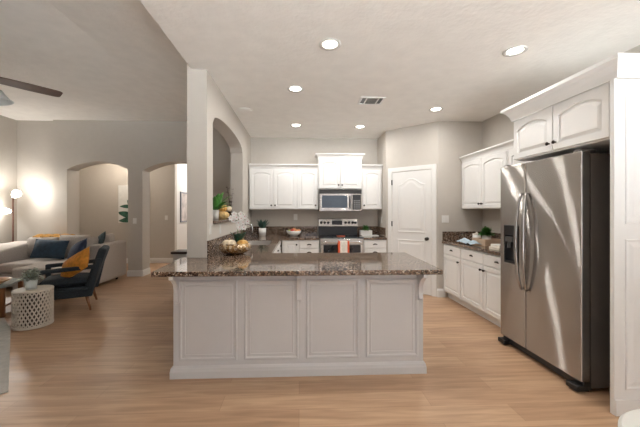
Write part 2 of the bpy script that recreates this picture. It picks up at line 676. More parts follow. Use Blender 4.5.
YU = 5.78   # front of the back wall cabinets
DU = YB - YU - 0.002
wall_cabinet('white double-door wall cabinet on back wall, beside the pass-through arch', (-0.925, YU), 0, 0.885, DU, 1.42, 2.175,
             [(0.016, 0.438), (0.452, 0.872)], ends=(0, 0), knobs='rl', cs=0.9)
wall_cabinet('white single-door wall cabinet directly left of the microwave', (-0.039, YU), 0, 0.40, DU, 1.42, 2.175,
             [(0.014, 0.375)], ends=(0, 0), knobs='r', cs=0.9)
wall_cabinet('tall-crowned white two-door cabinet above the microwave', (0.362, YU - 0.03), 0, 0.815, DU + 0.03, 1.80, 2.37,
             [(0.014, 0.402), (0.413, 0.801)], ends=(1, 1), knobs='rl', cs=0.92)
wall_cabinet('narrow white wall cabinet right of the microwave, next to pantry corner', (1.178, YU), 0, 0.394, DU, 1.42, 2.175,
             [(0.016, 0.370)], ends=(0, 0), knobs='l', cs=0.9)
# right wall uppers
XUF = 2.64
wall_cabinet('white double-door wall cabinet on right wall beyond the refrigerator', (XUF, 4.878), -PI / 2, 1.10, XR - XUF - 0.002, 1.42, 2.165,
             [(0.016, 0.545), (0.555, 1.085)], ends=(0, 0), knobs='rl', cs=0.95)
wall_cabinet('white wall cabinet partly hidden behind the cabinet over the refrigerator', (XUF, 3.777), -PI / 2, 0.572, XR - XUF - 0.002, 1.42, 2.165,
             [(0.03, 0.555)], ends=(0, 0), knobs='l', cs=0.95)
# cabinet over the fridge
XF = 2.16
wall_cabinet('deep white two-door cabinet mounted above the stainless refrigerator', (XF + 0.02, 3.03), -PI / 2, 0.992, XR - XF - 0.022, 1.895, 2.30,
             [(0.016, 0.485), (0.497, 0.972)], ends=(1, 0), knobs='rl', cs=1.25, arch=0.05,
             path=[(0, 0.45), (0, -0.022), (1.027, -0.022), (1.027, 0.79)])
# tall end panel
t = thing('end_panel', 'tall white panelled end panel enclosing near side of refrigerator', 'cabinet panel', (XF - 0.02, 2.005, 0))
pw = XR - XF + 0.018
MB().box(0, pw, 0, 0.03, 0, 2.292).build('panel_board', M_WHITE, t, bevel=0.002)
for z0, z1, ar in ((1.30, 2.22, 0.05), (0.17, 1.20, 0.0)):
    dm = MB()
    sp = [(0, 0.004, 1), (0.004, -0.006, 1), (0.012, -0.006, 1), (0.018, -0.0015, 1), (0.03, -0.0015, 1), (0.055, -0.006, 1)]
    dm.loft(panel_rings(0.075, pw - 0.06, z0, z1, 0, ar, sp))
    dm.build('raised_panel', M_WHITE, t)
MB().box(0.0, pw, -0.012, 0, 0, 0.11).build('toe_board', M_WHITE, t, bevel=0.004)


def base_cabinet(label, loc, rz, w, d, cols, toe=0.07, group=None, top=0.872, body_top=None):
    """cols: list of (x0, x1, kind, knob side); kind 'dd' drawer over door, 'ddd' drawer stack, 'door' full door"""
    t = thing('base_cabinet', label, 'cabinet', (loc[0], loc[1], 0), rz, group)
    m = MB()
    m.box(0, w, 0, d, 0.105, body_top or top)
    if body_top:
        m.box(0, w, 0, 0.02, body_top, top)
    m.box(0, w, toe, d, 0, 0.105)
    m.build('cabinet_body', M_WHITE, t)
    for x0, x1, kind, side in cols:
        zt = top - 0.018
        def drawer(za, zb, hw):
            dm = MB()
            sp = [(0, 0.0215, 0), (0, 0.004, 0), (0.004, 0, 0), (0.018, 0, 0)]
            dm.loft(panel_rings(x0, x1, za, zb, -0.022, 0, sp, N=2))
            do = dm.build('drawer', M_WHITE, t)
            hm = MB()
            if hw == 'pull':
                pull(hm, (x0 + x1) / 2, (za + zb) / 2, -0.022)
                hm.build('cup_pull', M_DARK, do, smooth=True, solid=0.004)
            else:
                knob(hm, (x0 + x1) / 2, (za + zb) / 2, -0.022)
                hm.build('knob', M_DARK, do, smooth=True)
        def door(za, zb):
            dm = MB()
            door_mesh(dm, x0, x1, za, zb, -0.022, 0.0215)
            do = dm.build('cabinet_door', M_WHITE, t)
            km = MB()
            knob(km, x0 + 0.03 if side == 'l' else x1 - 0.03, zb - 0.06, -0.022)
            km.build('knob', M_DARK, do, smooth=True)
        if kind == 'dd':
            drawer(zt - 0.135, zt, 'pull')
            door(0.13, zt - 0.150)
        elif kind == 'ddd':
            drawer(zt - 0.125, zt, 'pull')
            drawer(zt - 0.265, zt - 0.14, 'pull')
            drawer(zt - 0.49, zt - 0.28, 'pull')
            drawer(0.13, zt - 0.505, 'pull')
        else:
            door(0.13, zt)
    return t


# back run
YBF = 5.49
base_cabinet('white base cabinet in the far left corner, single door left of the drawers', (-0.30, YBF), 0, 0.30, YB - YBF - 0.002, [(0.03, 0.285, 'door', 'r')])
base_cabinet('white four-drawer base cabinet directly left of the range', (0.002, YBF), 0, 0.36, YB - YBF - 0.002, [(0.012, 0.345, 'ddd', '')])
base_cabinet('white four-drawer base cabinet between the range and pantry', (1.158, YBF), 0, 0.414, YB - YBF - 0.002, [(0.014, 0.395, 'ddd', '')])
# left run under the sink, facing right
XLF = -0.345
dl = XLF - PX1 - 0.002
for y, w, lab, bt in ((3.47, 0.73, 'white base cabinet on left run, joining the peninsula end', None), (4.202, 0.95, 'white sink base cabinet in middle of left run', 0.69), (5.154, 0.33, 'white base cabinet on left run, nearest the back corner', None)):
    base_cabinet(lab, (XLF, y), PI / 2, w, dl, [(0.014, w - 0.014, 'dd', 'r')], body_top=bt)
# right run
XBF = 2.335
base_cabinet('white base cabinet with one drawer and door, next to pantry wall', (XBF, 4.876), -PI / 2, 0.545, XR - XBF - 0.002, [(0.03, 0.53, 'dd', 'r')])
base_cabinet('wide white base cabinet with two drawers, partly behind the refrigerator', (XBF, 4.330), -PI / 2, 1.09, XR - XBF - 0.002, [(0.014, 0.54, 'dd', 'r'), (0.55, 1.076, 'dd', 'l')])

# ------------------------------------------------------------------ peninsula
M_ISL = mat('shaded white island lacquer', (0.635, 0.625, 0.63), 0.38, var=0.01)  # cabinet white, greyed to stand in for the weaker light here
t = thing('peninsula', 'white panelled peninsula base with three corbels under granite counter', 'kitchen island', (0, 2.61, 0))
x0, x1 = -1.047, 1.068
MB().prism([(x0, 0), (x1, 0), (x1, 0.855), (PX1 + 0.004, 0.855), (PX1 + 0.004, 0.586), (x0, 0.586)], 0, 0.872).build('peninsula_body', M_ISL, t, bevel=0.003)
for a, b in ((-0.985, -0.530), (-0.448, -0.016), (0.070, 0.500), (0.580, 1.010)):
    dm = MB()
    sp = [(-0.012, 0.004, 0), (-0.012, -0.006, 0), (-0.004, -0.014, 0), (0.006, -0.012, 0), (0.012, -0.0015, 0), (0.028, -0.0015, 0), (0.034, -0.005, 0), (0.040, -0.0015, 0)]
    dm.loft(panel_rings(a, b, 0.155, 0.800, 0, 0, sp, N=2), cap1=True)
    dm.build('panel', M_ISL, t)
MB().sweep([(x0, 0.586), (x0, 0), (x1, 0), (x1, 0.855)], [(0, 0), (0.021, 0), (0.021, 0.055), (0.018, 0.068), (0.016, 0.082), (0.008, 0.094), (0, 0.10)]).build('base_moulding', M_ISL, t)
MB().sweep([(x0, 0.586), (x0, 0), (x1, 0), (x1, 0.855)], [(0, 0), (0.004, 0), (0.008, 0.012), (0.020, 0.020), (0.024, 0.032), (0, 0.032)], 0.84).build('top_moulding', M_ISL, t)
for cx in (-1.008, 0.0, 1.030):
    cm = MB()
    pr_ = [(-0.001, 0.872), (-0.145, 0.872), (-0.145, 0.845), (-0.12, 0.835), (-0.10, 0.822), (-0.065, 0.79), (-0.045, 0.74), (-0.04, 0.69), (-0.052, 0.665), (-0.05, 0.645), (-0.03, 0.632), (-0.001, 0.630)]
    cm.prism(pr_, cx - 0.018, cx + 0.018, 'yz')
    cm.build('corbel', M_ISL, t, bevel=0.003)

# countertops ------------------------------------------------------
Z0, Z1 = 0.8735, 0.914
t = thing('countertop', 'u-shaped brown granite countertop over peninsula and sink run', 'countertop', (0, 0, 0))
m = MB()
m.prism([(-1.155, 2.45), (1.165, 2.45), (1.222, 3.50), (-0.315, 3.50), (-0.315, 3.55), (PX1 + 0.001, 3.55), (PX1 + 0.001, PY - 0.002), (-1.205, PY - 0.002)], Z0, Z1)
m.build('peninsula_slab', M_GRAN, t, bevel=0.006)
m = MB()
SX0, SX1, SY0, SY1 = -0.82, -0.425, 4.34, 5.06
XLe = -0.315
m.box(PX1 + 0.001, XLe, 3.551, SY0, Z0, Z1)
m.box(PX1 + 0.001, SX0, SY0, SY1, Z0, Z1)
m.box(SX1, XLe, SY0, SY1, Z0, Z1)
m.box(PX1 + 0.001, XLe, SY1, 5.46, Z0, Z1)
m.box(PX1 + 0.001, 0.363, 5.46, YB - 0.001, Z0, Z1)
m.build('sink_run_slab', M_GRAN, t)
m = MB()
m.box(PX1 + 0.001, PX1 + 0.022, PY + 0.0, YB - 0.022, Z1, 1.085)
m.box(PX1 + 0.001, 0.363, YB - 0.022, YB - 0.001, Z1, 1.085)
m.build('backsplash', M_GRAN, t, bevel=0.003)
t = thing('countertop', 'short granite countertop between the range and pantry corner', 'countertop', (0, 0, 0))
MB().box(1.157, 1.573, 5.46, YB - 0.001, Z0, Z1).build('counter_slab', M_GRAN, t, bevel=0.005)
m = MB()
m.box(1.157, 1.573, YB - 0.022, YB - 0.001, Z1, 1.085)
m.box(1.552, 1.573, 5.54, YB - 0.022, Z1, 1.085)
m.build('backsplash', M_GRAN, t, bevel=0.003)
t = thing('countertop', 'granite countertop along right wall beside the refrigerator', 'countertop', (0, 0, 0))
MB().box(2.30, XR - 0.001, 3.23, 4.877, Z0, Z1).build('counter_slab', M_GRAN, t, bevel=0.005)
m = MB()
m.box(2.31, XR - 0.001, 4.856, 4.877, Z1, 1.06)
m.box(XR - 0.022, XR - 0.001, 3.23, 4.856, Z1, 1.06)
m.build('backsplash', M_GRAN, t, bevel=0.003)
o = MB().box(PX0 - 0.03, PX1 + 0.03, 3.423, 5.197, 1.2505, 1.282).build('window_ledge', M_GRAN, bevel=0.006)
tag(o, 'brown granite ledge on sill of arched pass-through', 'ledge')

# sink + faucet
t = thing('sink', 'stainless steel undermount sink in left granite counter', 'sink', ((SX0 + SX1) / 2, (SY0 + SY1) / 2, 0.70))
hx, hy = (SX1 - SX0) / 2 - 0.001, (SY1 - SY0) / 2 - 0.001
m = MB()
def rr(hx, hy, z, r=0.05):
    pts = []
    for cx, cy, a0 in ((hx - r, hy - r, 0), (-hx + r, hy - r, 90), (-hx + r, -hy + r, 180), (hx - r, -hy + r, 270)):
        for k in range(5):
            a = math.radians(a0 + 22.5 * k)
            pts.append((cx + r * math.cos(a), cy + r * math.sin(a), z))
    return pts
m.loft([rr(hx, hy, 0.205), rr(hx - 0.004, hy - 0.004, 0.20), rr(hx - 0.012, hy - 0.012, 0.02), rr(hx - 0.05, hy - 0.05, 0.0, 0.03)], cap0=False)
m.build('basin', mat('satin sink steel', (0.24, 0.22, 0.20), 0.45, 0.6), t, smooth=True)
MB().lathe([(0.04, 0.001), (0.04, 0.004), (0.02, 0.003), (0.001, 0.002)], (0, 0, 0), 16).build('drain', M_CHROME, t, smooth=True)
t = thing('faucet', 'chrome gooseneck faucet beside the sink', 'faucet', (-0.875, 4.70, Z1))
MB().lathe([(0.028, 0), (0.028, 0.012), (0.019, 0.022), (0.018, 0.09), (0.012, 0.10)], (0, 0, 0), 16).build('faucet_body', M_CHROME, t, smooth=True)
pts = [(0, 0, 0.09), (0, 0, 0.20)] + [(0.085 - 0.085 * math.cos(a), 0, 0.20 + 0.085 * math.sin(a)) for a in [PI * k / 8 for k in range(1, 9)]] + [(0.17, 0, 0.15)]
MB().tube(pts, 0.011, 10).build('spout', M_CHROME, t, smooth=True)
MB().tube([(0, 0.016, 0.06), (0.01, 0.055, 0.075), (0.03, 0.085, 0.10)], [0.008, 0.007, 0.009], 8).build('faucet_handle', M_CHROME, t, smooth=True)

# ------------------------------------------------------------------ refrigerator (local x runs towards the camera, front at y=0)
t = thing('refrigerator', 'stainless side-by-side refrigerator with water dispenser', 'refrigerator', (2.14, 3.195, 0), -PI / 2)
FW, FT = 0.945, 1.85
MB().box(0.008, FW - 0.008, 0.085, 0.74, 0.035, FT - 0.02).build('fridge_body', M_FSIDE, t, bevel=0.004)
SPL = 0.365
dws = []
for x0, x1 in ((0, SPL - 0.004), (SPL + 0.004, FW)):
    dm = MB()
    dm.box(x0, x1, 0.0, 0.075, 0.085, FT)
    dws.append(dm.build('fridge_door', M_STEEL, t, bevel=0.012, seg=3))
# ice dispenser recess on the far door
g = MB()
gx0, gx1, gz0, gz1 = 0.075, 0.275, 0.86, 1.245
g.box(gx0, gx1, -0.008, -0.001, gz0, gz0 + 0.025)
g.box(gx0, gx1, -0.008, -0.001, gz1 - 0.10, gz1)
g.box(gx0, gx0 + 0.015, -0.008, -0.001, gz0, gz1)
g.box(gx1 - 0.015, gx1, -0.008, -0.001, gz0, gz1)
disp = g.build('dispenser', M_BLACK, dws[0], bevel=0.002)
MB().box(gx0 + 0.015, gx1 - 0.015, -0.003, -0.0005, gz0 + 0.025, gz1 - 0.10).build('dispenser_recess', M_GLASS_BLK, dws[0])
g = MB()
g.box(gx0 + 0.05, gx1 - 0.05, -0.03, -0.003, 1.08, 1.13)
g.tube([((gx0 + gx1) / 2, -0.02, 1.08), ((gx0 + gx1) / 2, -0.026, 1.02)], 0.014, 8)
g.build('dispenser_spout', mat('grey plastic', (0.07, 0.07, 0.07), 0.3), dws[0])
for i, (dx, dr) in enumerate(((SPL - 0.035, dws[0]), (SPL + 0.04, dws[1]))):
    pts = []
    for k in range(17):
        s = k / 16
        bow = math.sin(PI * s)
        pts.append((dx + (-0.012 if i == 0 else 0.02) * (bow - 0.3), -0.012 - 0.052 * bow ** 0.6, 0.64 + 0.92 * s))
    MB().tube(pts, [0.011 + 0.005 * math.sin(PI * k / 16) for k in range(17)], 10).build('door_handle', mat('satin handle metal', (0.42, 0.40, 0.39), 0.25, 1.0), dr, smooth=True)
MB().box(0.01, FW - 0.01, 0.03, 0.10, 0.022, 0.08).build('kick_grille', M_BLACK, t)
for fx in (0.05, FW - 0.06):
    f = MB()
    f.box(fx - 0.045, fx + 0.055, -0.03, 0.07, 0.012, 0.055)
    f.lathe([(0.02, 0.0), (0.02, 0.012)], (fx, 0.02, 0), 12)
    f.build('foot', M_BLACK, t, bevel=0.008)
for fx in (0.03, FW - 0.09):
    MB().box(fx, fx + 0.06, 0.02, 0.15, FT, FT + 0.018).build('hinge_cover', M_FSIDE, t, bevel=0.004)

# ------------------------------------------------------------------ range
RX0, RW = 0.372, 0.780
t = thing('range', 'stainless electric range with black glass cooktop', 'stove', (RX0, 5.42, 0))
MB().box(0.003, RW - 0.003, 0.035, 0.68, 0.02, 0.905).build('range_body', M_STEEL, t)
MB().box(0.0, RW, 0.012, 0.655, 0.906, 0.925).build('cooktop', M_GLASS_BLK, t, bevel=0.005)
M_BURN = mat('grey burner print', (0.10, 0.10, 0.11), 0.2)
for bx, by, r in ((0.20, 0.18, 0.10), (0.58, 0.18, 0.085), (0.20, 0.46, 0.075), (0.58, 0.46, 0.10)):
    MB().lathe([(r, 0.9252), (r, 0.9257), (r - 0.006, 0.9257), (r - 0.006, 0.9252)], (bx, by, 0), 28, cap=False).build('burner_ring', M_BURN, t)
MB().box(0.01, RW - 0.01, 0.59, 0.68, 0.926, 1.09).build('backguard_glass', mat('black enamel', (0.014, 0.014, 0.017), 0.4), t, bevel=0.004)
bg = MB().prism([(0.575, 1.09), (0.68, 1.09), (0.68, 1.235), (0.605, 1.235)], 0.005, RW - 0.005, 'yz').build('control_panel', M_STEEL, t, bevel=0.006)
MB().box(0.27, 0.47, 0.568, 0.60, 1.125, 1.205).build('clock_display', M_BLACK, bg)
for kx in (0.06, 0.13, 0.20, 0.54, 0.61, 0.68, 0.735):
    MB().lathe([(0.026, -0.02), (0.026, 0.012), (0.020, 0.030), (0.001, 0.031)], (kx, 0.588, 1.165), 14, 'y').build('knob', M_BLACK, bg, smooth=True)
MB().box(0.004, RW - 0.004, 0.004, 0.034, 0.80, 0.895).build('door_top_rail', M_STEEL, t, bevel=0.005)
od = MB().box(0.004, RW - 0.004, 0.004, 0.034, 0.24, 0.797).build('oven_door', M_STEEL, t, bevel=0.005)
MB().box(0.06, RW - 0.06, -0.001, 0.003, 0.34, 0.79).build('oven_window', M_GLASS_BLK, od)
h = MB().tube([(0.06, 0.004, 0.845), (0.06, -0.045, 0.845), (0.09, -0.052, 0.845), (RW - 0.09, -0.052, 0.845), (RW - 0.06, -0.045, 0.845), (RW - 0.06, 0.004, 0.845)], 0.012, 10)
h.build('oven_handle', M_CHROME, t, smooth=True)
MB().box(0.006, RW - 0.006, 0.006, 0.034, 0.06, 0.232).build('storage_drawer', M_STEEL, t, bevel=0.005)
for fx in (0.05, RW - 0.05):
    for fy in (0.08, 0.62):
        MB().lathe([(0.018, 0), (0.018, 0.02)], (fx, fy, 0), 10).build('foot', M_BLACK, t)
# dish towel over the handle
def towel(u, v):
    x = 0.31 + 0.195 * u
    s = v * 0.62
    if s < 0.28:
        y, z = -0.036, 0.845 + 0.016 - (0.28 - s)
    elif s < 0.33:
        a = PI * (s - 0.28) / 0.05
        y, z = -0.052 + 0.0165 * math.cos(a), 0.861 + 0.006 * math.sin(a) - 0.002
    else:
        y, z = -0.0695, 0.861 - (s - 0.33)
    y += (-0.004 if s > 0.33 else 0) * (1 + math.sin(u * 11 + 0.7)) * min(1, abs(s - 0.31) * 6)
    return (RX0 + x, 5.42 + y, z)
tw = thing('dish_towel', 'white dish towel with orange-red side bands hanging on oven handle', 'towel', (0, 0, 0))
M_TOW = mat('white cotton towel', (0.84, 0.79, 0.73), 0.9, var=0.22, scale=60)
M_RED = mat('orange red cotton', (0.75, 0.12, 0.045), 0.9, var=0.1)
MB().grid(lambda u, v: towel(0.17 + 0.66 * u, v), 10, 40).build('towel_cloth', M_TOW, tw, smooth=True, solid=0.003)
MB().grid(lambda u, v: towel(0.17 * u, v), 3, 40).build('towel_band', M_RED, tw, smooth=True, solid=0.003)
MB().grid(lambda u, v: towel(0.83 + 0.17 * u, v), 3, 40).build('towel_band', M_RED, tw, smooth=True, solid=0.003)
o = MB().lathe([(0.001, 0.003), (0.045, 0.002), (0.06, 0.012), (0.062, 0.016), (0.045, 0.009), (0.001, 0.008)], (0, 0, 0), 20).build('spoon_rest', M_RED, smooth=True)
o.scale = (1.35, 0.8, 1)
o.location = (RX0 + 0.385, 5.55, 0.924)
tag(o, 'orange-red spoon rest lying on the black cooktop', 'spoon rest')

# ------------------------------------------------------------------ microwave
t = thing('microwave', 'stainless over-the-range microwave with black vent strip', 'microwave', (0.372, 5.70, 1.385))
MW, MH = 0.795, 0.408
MB().box(0.0, MW, 0.02, YB - 5.70 - 0.002, 0.0, MH).build('microwave_body', M_STEEL, t, bevel=0.003)
v = MB()
v.box(0.002, MW - 0.002, 0.0, 0.02, MH - 0.078, MH - 0.002)
for k in range(4):
    v.box(0.01, MW - 0.01, -0.006, 0.0, MH - 0.07 + k * 0.017, MH - 0.062 + k * 0.017)
v.build('vent_grille', mat('charcoal vent', (0.05, 0.048, 0.046), 0.5), t)
md = MB().box(0.004, 0.605, -0.012, 0.02, 0.006, MH - 0.082).build('microwave_door', M_STEEL, t, bevel=0.006)
MB().box(0.05, 0.525, -0.015, -0.011, 0.065, MH - 0.115).build('door_window', mat('blue black glass', (0.05, 0.065, 0.085), 0.08), md)
MB().tube([(0.572, -0.012, 0.05), (0.572, -0.04, 0.06), (0.572, -0.045, 0.16), (0.572, -0.04, 0.27), (0.572, -0.012, 0.28)], 0.010, 8).build('door_handle', M_BLACK, md, smooth=True)
cp = MB().box(0.610, MW - 0.004, -0.012, 0.02, 0.006, MH - 0.082).build('keypad_frame', M_STEEL, t, bevel=0.004)
MB().box(0.622, MW - 0.02, -0.015, -0.011, 0.03, MH - 0.10).build('keypad', M_BLACK, cp)
kb = MB()
for r in range(5):
    for c_ in range(3):
        kb.box(0.642 + c_ * 0.043, 0.672 + c_ * 0.043, -0.0165, -0.014, 0.05 + r * 0.034, 0.07 + r * 0.034)
kb.build('buttons', mat('grey keys', (0.22, 0.22, 0.22), 0.4), cp)

# ------------------------------------------------------------------ plates on the walls
def plate(kind, label, loc, rz, w=0.075, h=0.118):
    t = thing(kind, label, 'outlet' if kind == 'wall_outlet' else 'switch', loc, rz)
    MB().box(-w / 2, w / 2, -0.006, -0.0005, -h / 2, h / 2).build('cover_plate', M_CERAM, t, bevel=0.002)
    if kind == 'wall_outlet':
        for z in (-0.024, 0.024):
            MB().box(-0.016, 0.016, -0.008, -0.006, z - 0.015, z + 0.015).build('socket', M_CERAM, t, bevel=0.002)
    else:
        n = 2 if w > 0.1 else 1
        for i in range(n):
            x = (i - (n - 1) / 2) * 0.046
            MB().box(x - 0.016, x + 0.016, -0.010, -0.006, -0.033, 0.033).build('rocker', M_CERAM, t, bevel=0.002)
plate('wall_outlet', 'white outlet on back wall above the fruit bowl', (-0.07, YB, 1.27), 0)
plate('wall_outlet', 'white outlet on side wall between range counter and pantry door', (1.575, 5.82, 1.22), -PI / 2)
plate('light_switch', 'white double switch plate on wall right of the pantry door', (2.36, 4.887, 1.26), 0, 0.118)
plate('wall_outlet', 'white outlet on right wall below the wall cabinets', (XR, 4.20, 1.17), -PI / 2)
plate('light_switch', 'white switch on the pass-through wall near the pillar edge', (PX1, 3.31, 1.20), PI / 2)
plate('wall_outlet', 'white outlet under the pass-through ledge behind orchid', (PX1, 3.72, 1.175), PI / 2)
plate('light_switch', 'white switch on the pier between two living room arches', (-3.49, YL, 1.18), 0)
plate('light_switch', 'white switch on hall wall seen through the right arch', (-3.55, 8.4, 1.21), 0)

# ------------------------------------------------------------------ ceiling fittings
M_BULB = mat('lit lens', (1, 0.95, 0.88), 0.5, emit=(1.0, 0.93, 0.82), estr=14)
cans = [((0.268, 2.665), 'brightest recessed ceiling light, nearest above the peninsula'),
        ((1.949, 2.703), 'recessed ceiling light in front of the refrigerator cabinet'),
        ((-0.042, 3.651), 'recessed ceiling light above peninsula left end, second row'),
        ((1.945, 4.301), 'recessed ceiling light near the pantry door'),
        ((-0.052, 5.2), 'recessed ceiling light in far row, above the left wall cabinets'),
        ((1.044, 5.246), 'recessed ceiling light in far row, above the range')]
proto = None
for (x, y), lab in cans:
    if proto is None:
        proto = thing('recessed_light', lab, 'ceiling light', (x, y, H), 0, 'recessed kitchen ceiling lights')
        MB().lathe([(0.062, -0.002), (0.085, -0.001), (0.098, -0.006), (0.096, -0.009), (0.080, -0.010), (0.064, -0.005)], (0, 0, 0), 28, cap=False).build('trim_ring', M_CERAM, proto, smooth=True)
        MB().lathe([(0.066, -0.002), (0.062, -0.005), (0.03, -0.0065), (0.001, -0.007)], (0, 0, 0), 28).build('lens', M_BULB, proto, smooth=True)
        lamp('can_light', 'AREA', (0, 0, -0.02), CAN_W, CAN_COL, 0.13, parent=proto)
    else:
        c = copy_tree(proto)
        c.location = (x, y, H)
        c['label'] = lab
t = thing('ceiling_vent', 'white louvred air vent on kitchen ceiling', 'vent', (0.945, 4.0, H))
m = MB()
for q in ((-0.16, 0.16, -0.13, -0.105), (-0.16, 0.16, 0.105, 0.13), (-0.16, -0.135, -0.105, 0.105), (0.135, 0.16, -0.105, 0.105), (-0.085, -0.07, -0.105, 0.105), (0.07, 0.085, -0.105, 0.105)):
    m.box(*q, -0.012, -0.0005)
m.build('vent_frame', M_TRIM, t)
MB().box(-0.135, 0.135, -0.105, 0.105, -0.004, -0.001).build('vent_cavity', M_BLACK, t)
m = MB()
for k in range(7):
    y = -0.09 + k * 0.03
    m.box(-0.07, 0.07, -0.009, 0.009, -0.001, 0.001, R=Matrix.Translation((0, y, -0.008)) @ Matrix.Rotation(math.radians(35), 4, 'X'))
m.build('louvre', mat('vent louvre paint', (0.45, 0.41, 0.37), 0.5), t)
o = MB().lathe([(0.10, -0.001), (0.10, -0.006), (0.085, -0.014), (0.03, -0.02), (0.001, -0.021)], (0, 0, 0), 24).build('smoke_detector', M_CEIL, smooth=True)
o.location = (-0.77, 4.45, H)
tag(o, 'flat round beige cover on ceiling near the pass-through arch', 'ceiling cover')

# ceiling fan
t = thing('ceiling_fan', 'ceiling fan with dark wood blades over the living room', 'ceiling fan', (-3.10, 2.93, HL - 0.001))
ZF = 2.66 - HL
MB().lathe([(0.07, 0.0), (0.07, -0.03), (0.03, -0.07), (0.012, -0.075), (0.012, ZF + 0.12)], (0, 0, 0), 20).build('downrod', M_DARK, t, smooth=True)
MB().lathe([(0.03, ZF + 0.13), (0.10, ZF + 0.10), (0.12, ZF + 0.05), (0.11, ZF), (0.08, ZF - 0.03), (0.05, ZF - 0.09), (0.02, ZF - 0.10)], (0, 0, 0), 24).build('motor_housing', M_DARK, t, smooth=True)
M_FROST = mat('frosted glass', (0.5, 0.53, 0.52), 0.3)
for k in range(4):
    a = math.radians(20 + 90 * k)
    R = Matrix.Rotation(a, 4, 'Z')
    ar = MB(T=R).tube([(0.03, 0, ZF - 0.07), (0.16, 0, ZF - 0.075), (0.25, 0, ZF - 0.09), (0.265, 0, ZF - 0.13)], 0.009, 8).build('light_arm', M_DARK, t, smooth=True)
    MB(T=R @ Matrix.Translation((0.265, 0, ZF - 0.13)) @ Matrix.Rotation(math.radians(-12), 4, 'Y')).lathe([(0.03, 0), (0.045, -0.01), (0.06, -0.05), (0.085, -0.095), (0.105, -0.115), (0.10, -0.115), (0.075, -0.09), (0.05, -0.045), (0.025, -0.008)], (0, 0, 0), 20).build('glass_shade', M_FROST, ar, smooth=True)
M_BLADE = mat('dark wood blade', (0.10, 0.055, 0.04), 0.4, var=0.2)
for k in range(4):
    a = math.radians(50 + 90 * k)
    R = Matrix.Rotation(a, 4, 'Z') @ Matrix.Translation((0, 0, ZF + 0.01)) @ Matrix.Rotation(math.radians(-8), 4, 'X')
    b = MB(T=R)
    out = [(0.20, 0.055), (0.30, 0.075), (0.50, 0.082), (0.70, 0.078), (0.735, 0.070), (0.752, 0.052)]
    b.prism([(x, w) for x, w in out] + [(x, -w) for x, w in reversed(out)], -0.004, 0.004)
    bo = b.build('blade', M_BLADE, t)
    MB(T=R).box(0.10, 0.24, -0.018, 0.018, -0.010, -0.0045).build('blade_iron', M_DARK, bo)

# ------------------------------------------------------------------ plants and decor
def leaf(m, p, d, L, w, up=Vector((0, 0, 1)), droop=0.3):
    p, d = Vector(p), Vector(d).normalized()
    s = d.cross(up)
    if s.length < 0.05:
        s = Vector((1, 0, 0))
    s.normalize()
    n = s.cross(d)
    rows = []
    for i in range(5):
        t_ = i / 4
        c = p + d * L * t_ - Vector((0, 0, 1)) * droop * L * t_ * t_
        ww = w * math.sin(PI * min(0.97, 0.12 + 0.85 * t_)) ** 0.8
        rows.append([c - s * ww + n * ww * 0.25, c, c + s * ww + n * ww * 0.25])
    m.loft(rows, False, False, closed=False)


def bush(name, mt, parent, c, R, n, L, w, flat=0.6, seed=1, stems=True):
    rg = random.Random(seed)
    m = MB()
    for i in range(n):
        a = rg.uniform(0, 2 * PI)
        e = rg.uniform(0.05, 1.0)
        d = Vector((math.cos(a) * (1 - e * 0.6), math.sin(a) * (1 - e * 0.6), e))
        base_ = Vector(c) + Vector((d.x * R * 0.7, d.y * R * 0.7, d.z * R * flat)) * rg.uniform(0.25, 1)
        d2 = d + Vector((rg.uniform(-.5, .5), rg.uniform(-.5, .5), rg.uniform(-.2, .4)))
        leaf(m, base_, d2, L * rg.uniform(0.7, 1.2), w * rg.uniform(0.8, 1.2))
    o = m.build(name, mt, parent, smooth=True)
    if stems:
        s = MB()
        for i in range(6):
            a = i * PI / 3
            s.tube([Vector(c) - Vector((0, 0, 0.03)), Vector(c) + Vector((math.cos(a) * R * 0.3, math.sin(a) * R * 0.3, R * flat * 0.6))], 0.002, 5)
        s.build('stem', M_STEM, parent)
    return o


def pumpkin(name, label, loc, r, h, mt, group=None, stem=True, ribs=9):
    t = thing(name, label, 'pumpkin', loc, 0, group)
    prof = [(0.02 * r, 0.03 * h), (0.45 * r, 0.0), (0.78 * r, 0.10 * h), (0.97 * r, 0.35 * h), (1.0 * r, 0.52 * h), (0.92 * r, 0.75 * h), (0.68 * r, 0.94 * h), (0.38 * r, 1.0 * h), (0.12 * r, 0.92 * h), (0.02 * r, 0.90 * h)]
    MB().lathe(prof, (0, 0, 0), 54, ribs=ribs, rib=0.12).build('pumpkin_flesh', mt, t, smooth=True)
    if stem:
        MB().tube([(0, 0, 0.9 * h), (0.02 * r, 0, 1.08 * h), (0.12 * r, 0.05 * r, 1.25 * h)], [0.14 * r, 0.09 * r, 0.10 * r], 7).build('stem', M_STEM, t, smooth=True)
    return t


# bowl centrepiece on the peninsula
BX, BY = -0.71, 3.46
o = MB().lathe([(0.001, 0.004), (0.075, 0.0), (0.095, 0.004), (0.150, 0.030), (0.178, 0.065), (0.176, 0.095), (0.155, 0.118), (0.148, 0.120), (0.150, 0.112), (0.168, 0.092), (0.168, 0.068), (0.142, 0.036), (0.09, 0.012), (0.001, 0.010)], (0, 0, 0), 40).build('decorative_bowl', M_MOSAIC, smooth=True)
o.location = (BX, BY, Z1 + 0.001)
tag(o, 'gold mosaic glass bowl of pumpkins on the peninsula counter', 'bowl')
zb = Z1 + 0.075
pumpkin('pumpkin', 'cream pumpkin at the front left in gold mosaic bowl', (BX - 0.055, BY - 0.065, zb), 0.075, 0.085, M_CREAM)
pumpkin('pumpkin', 'small gold pumpkin at the front right in gold mosaic bowl', (BX + 0.085, BY - 0.02, zb + 0.005), 0.062, 0.075, M_GOLD)
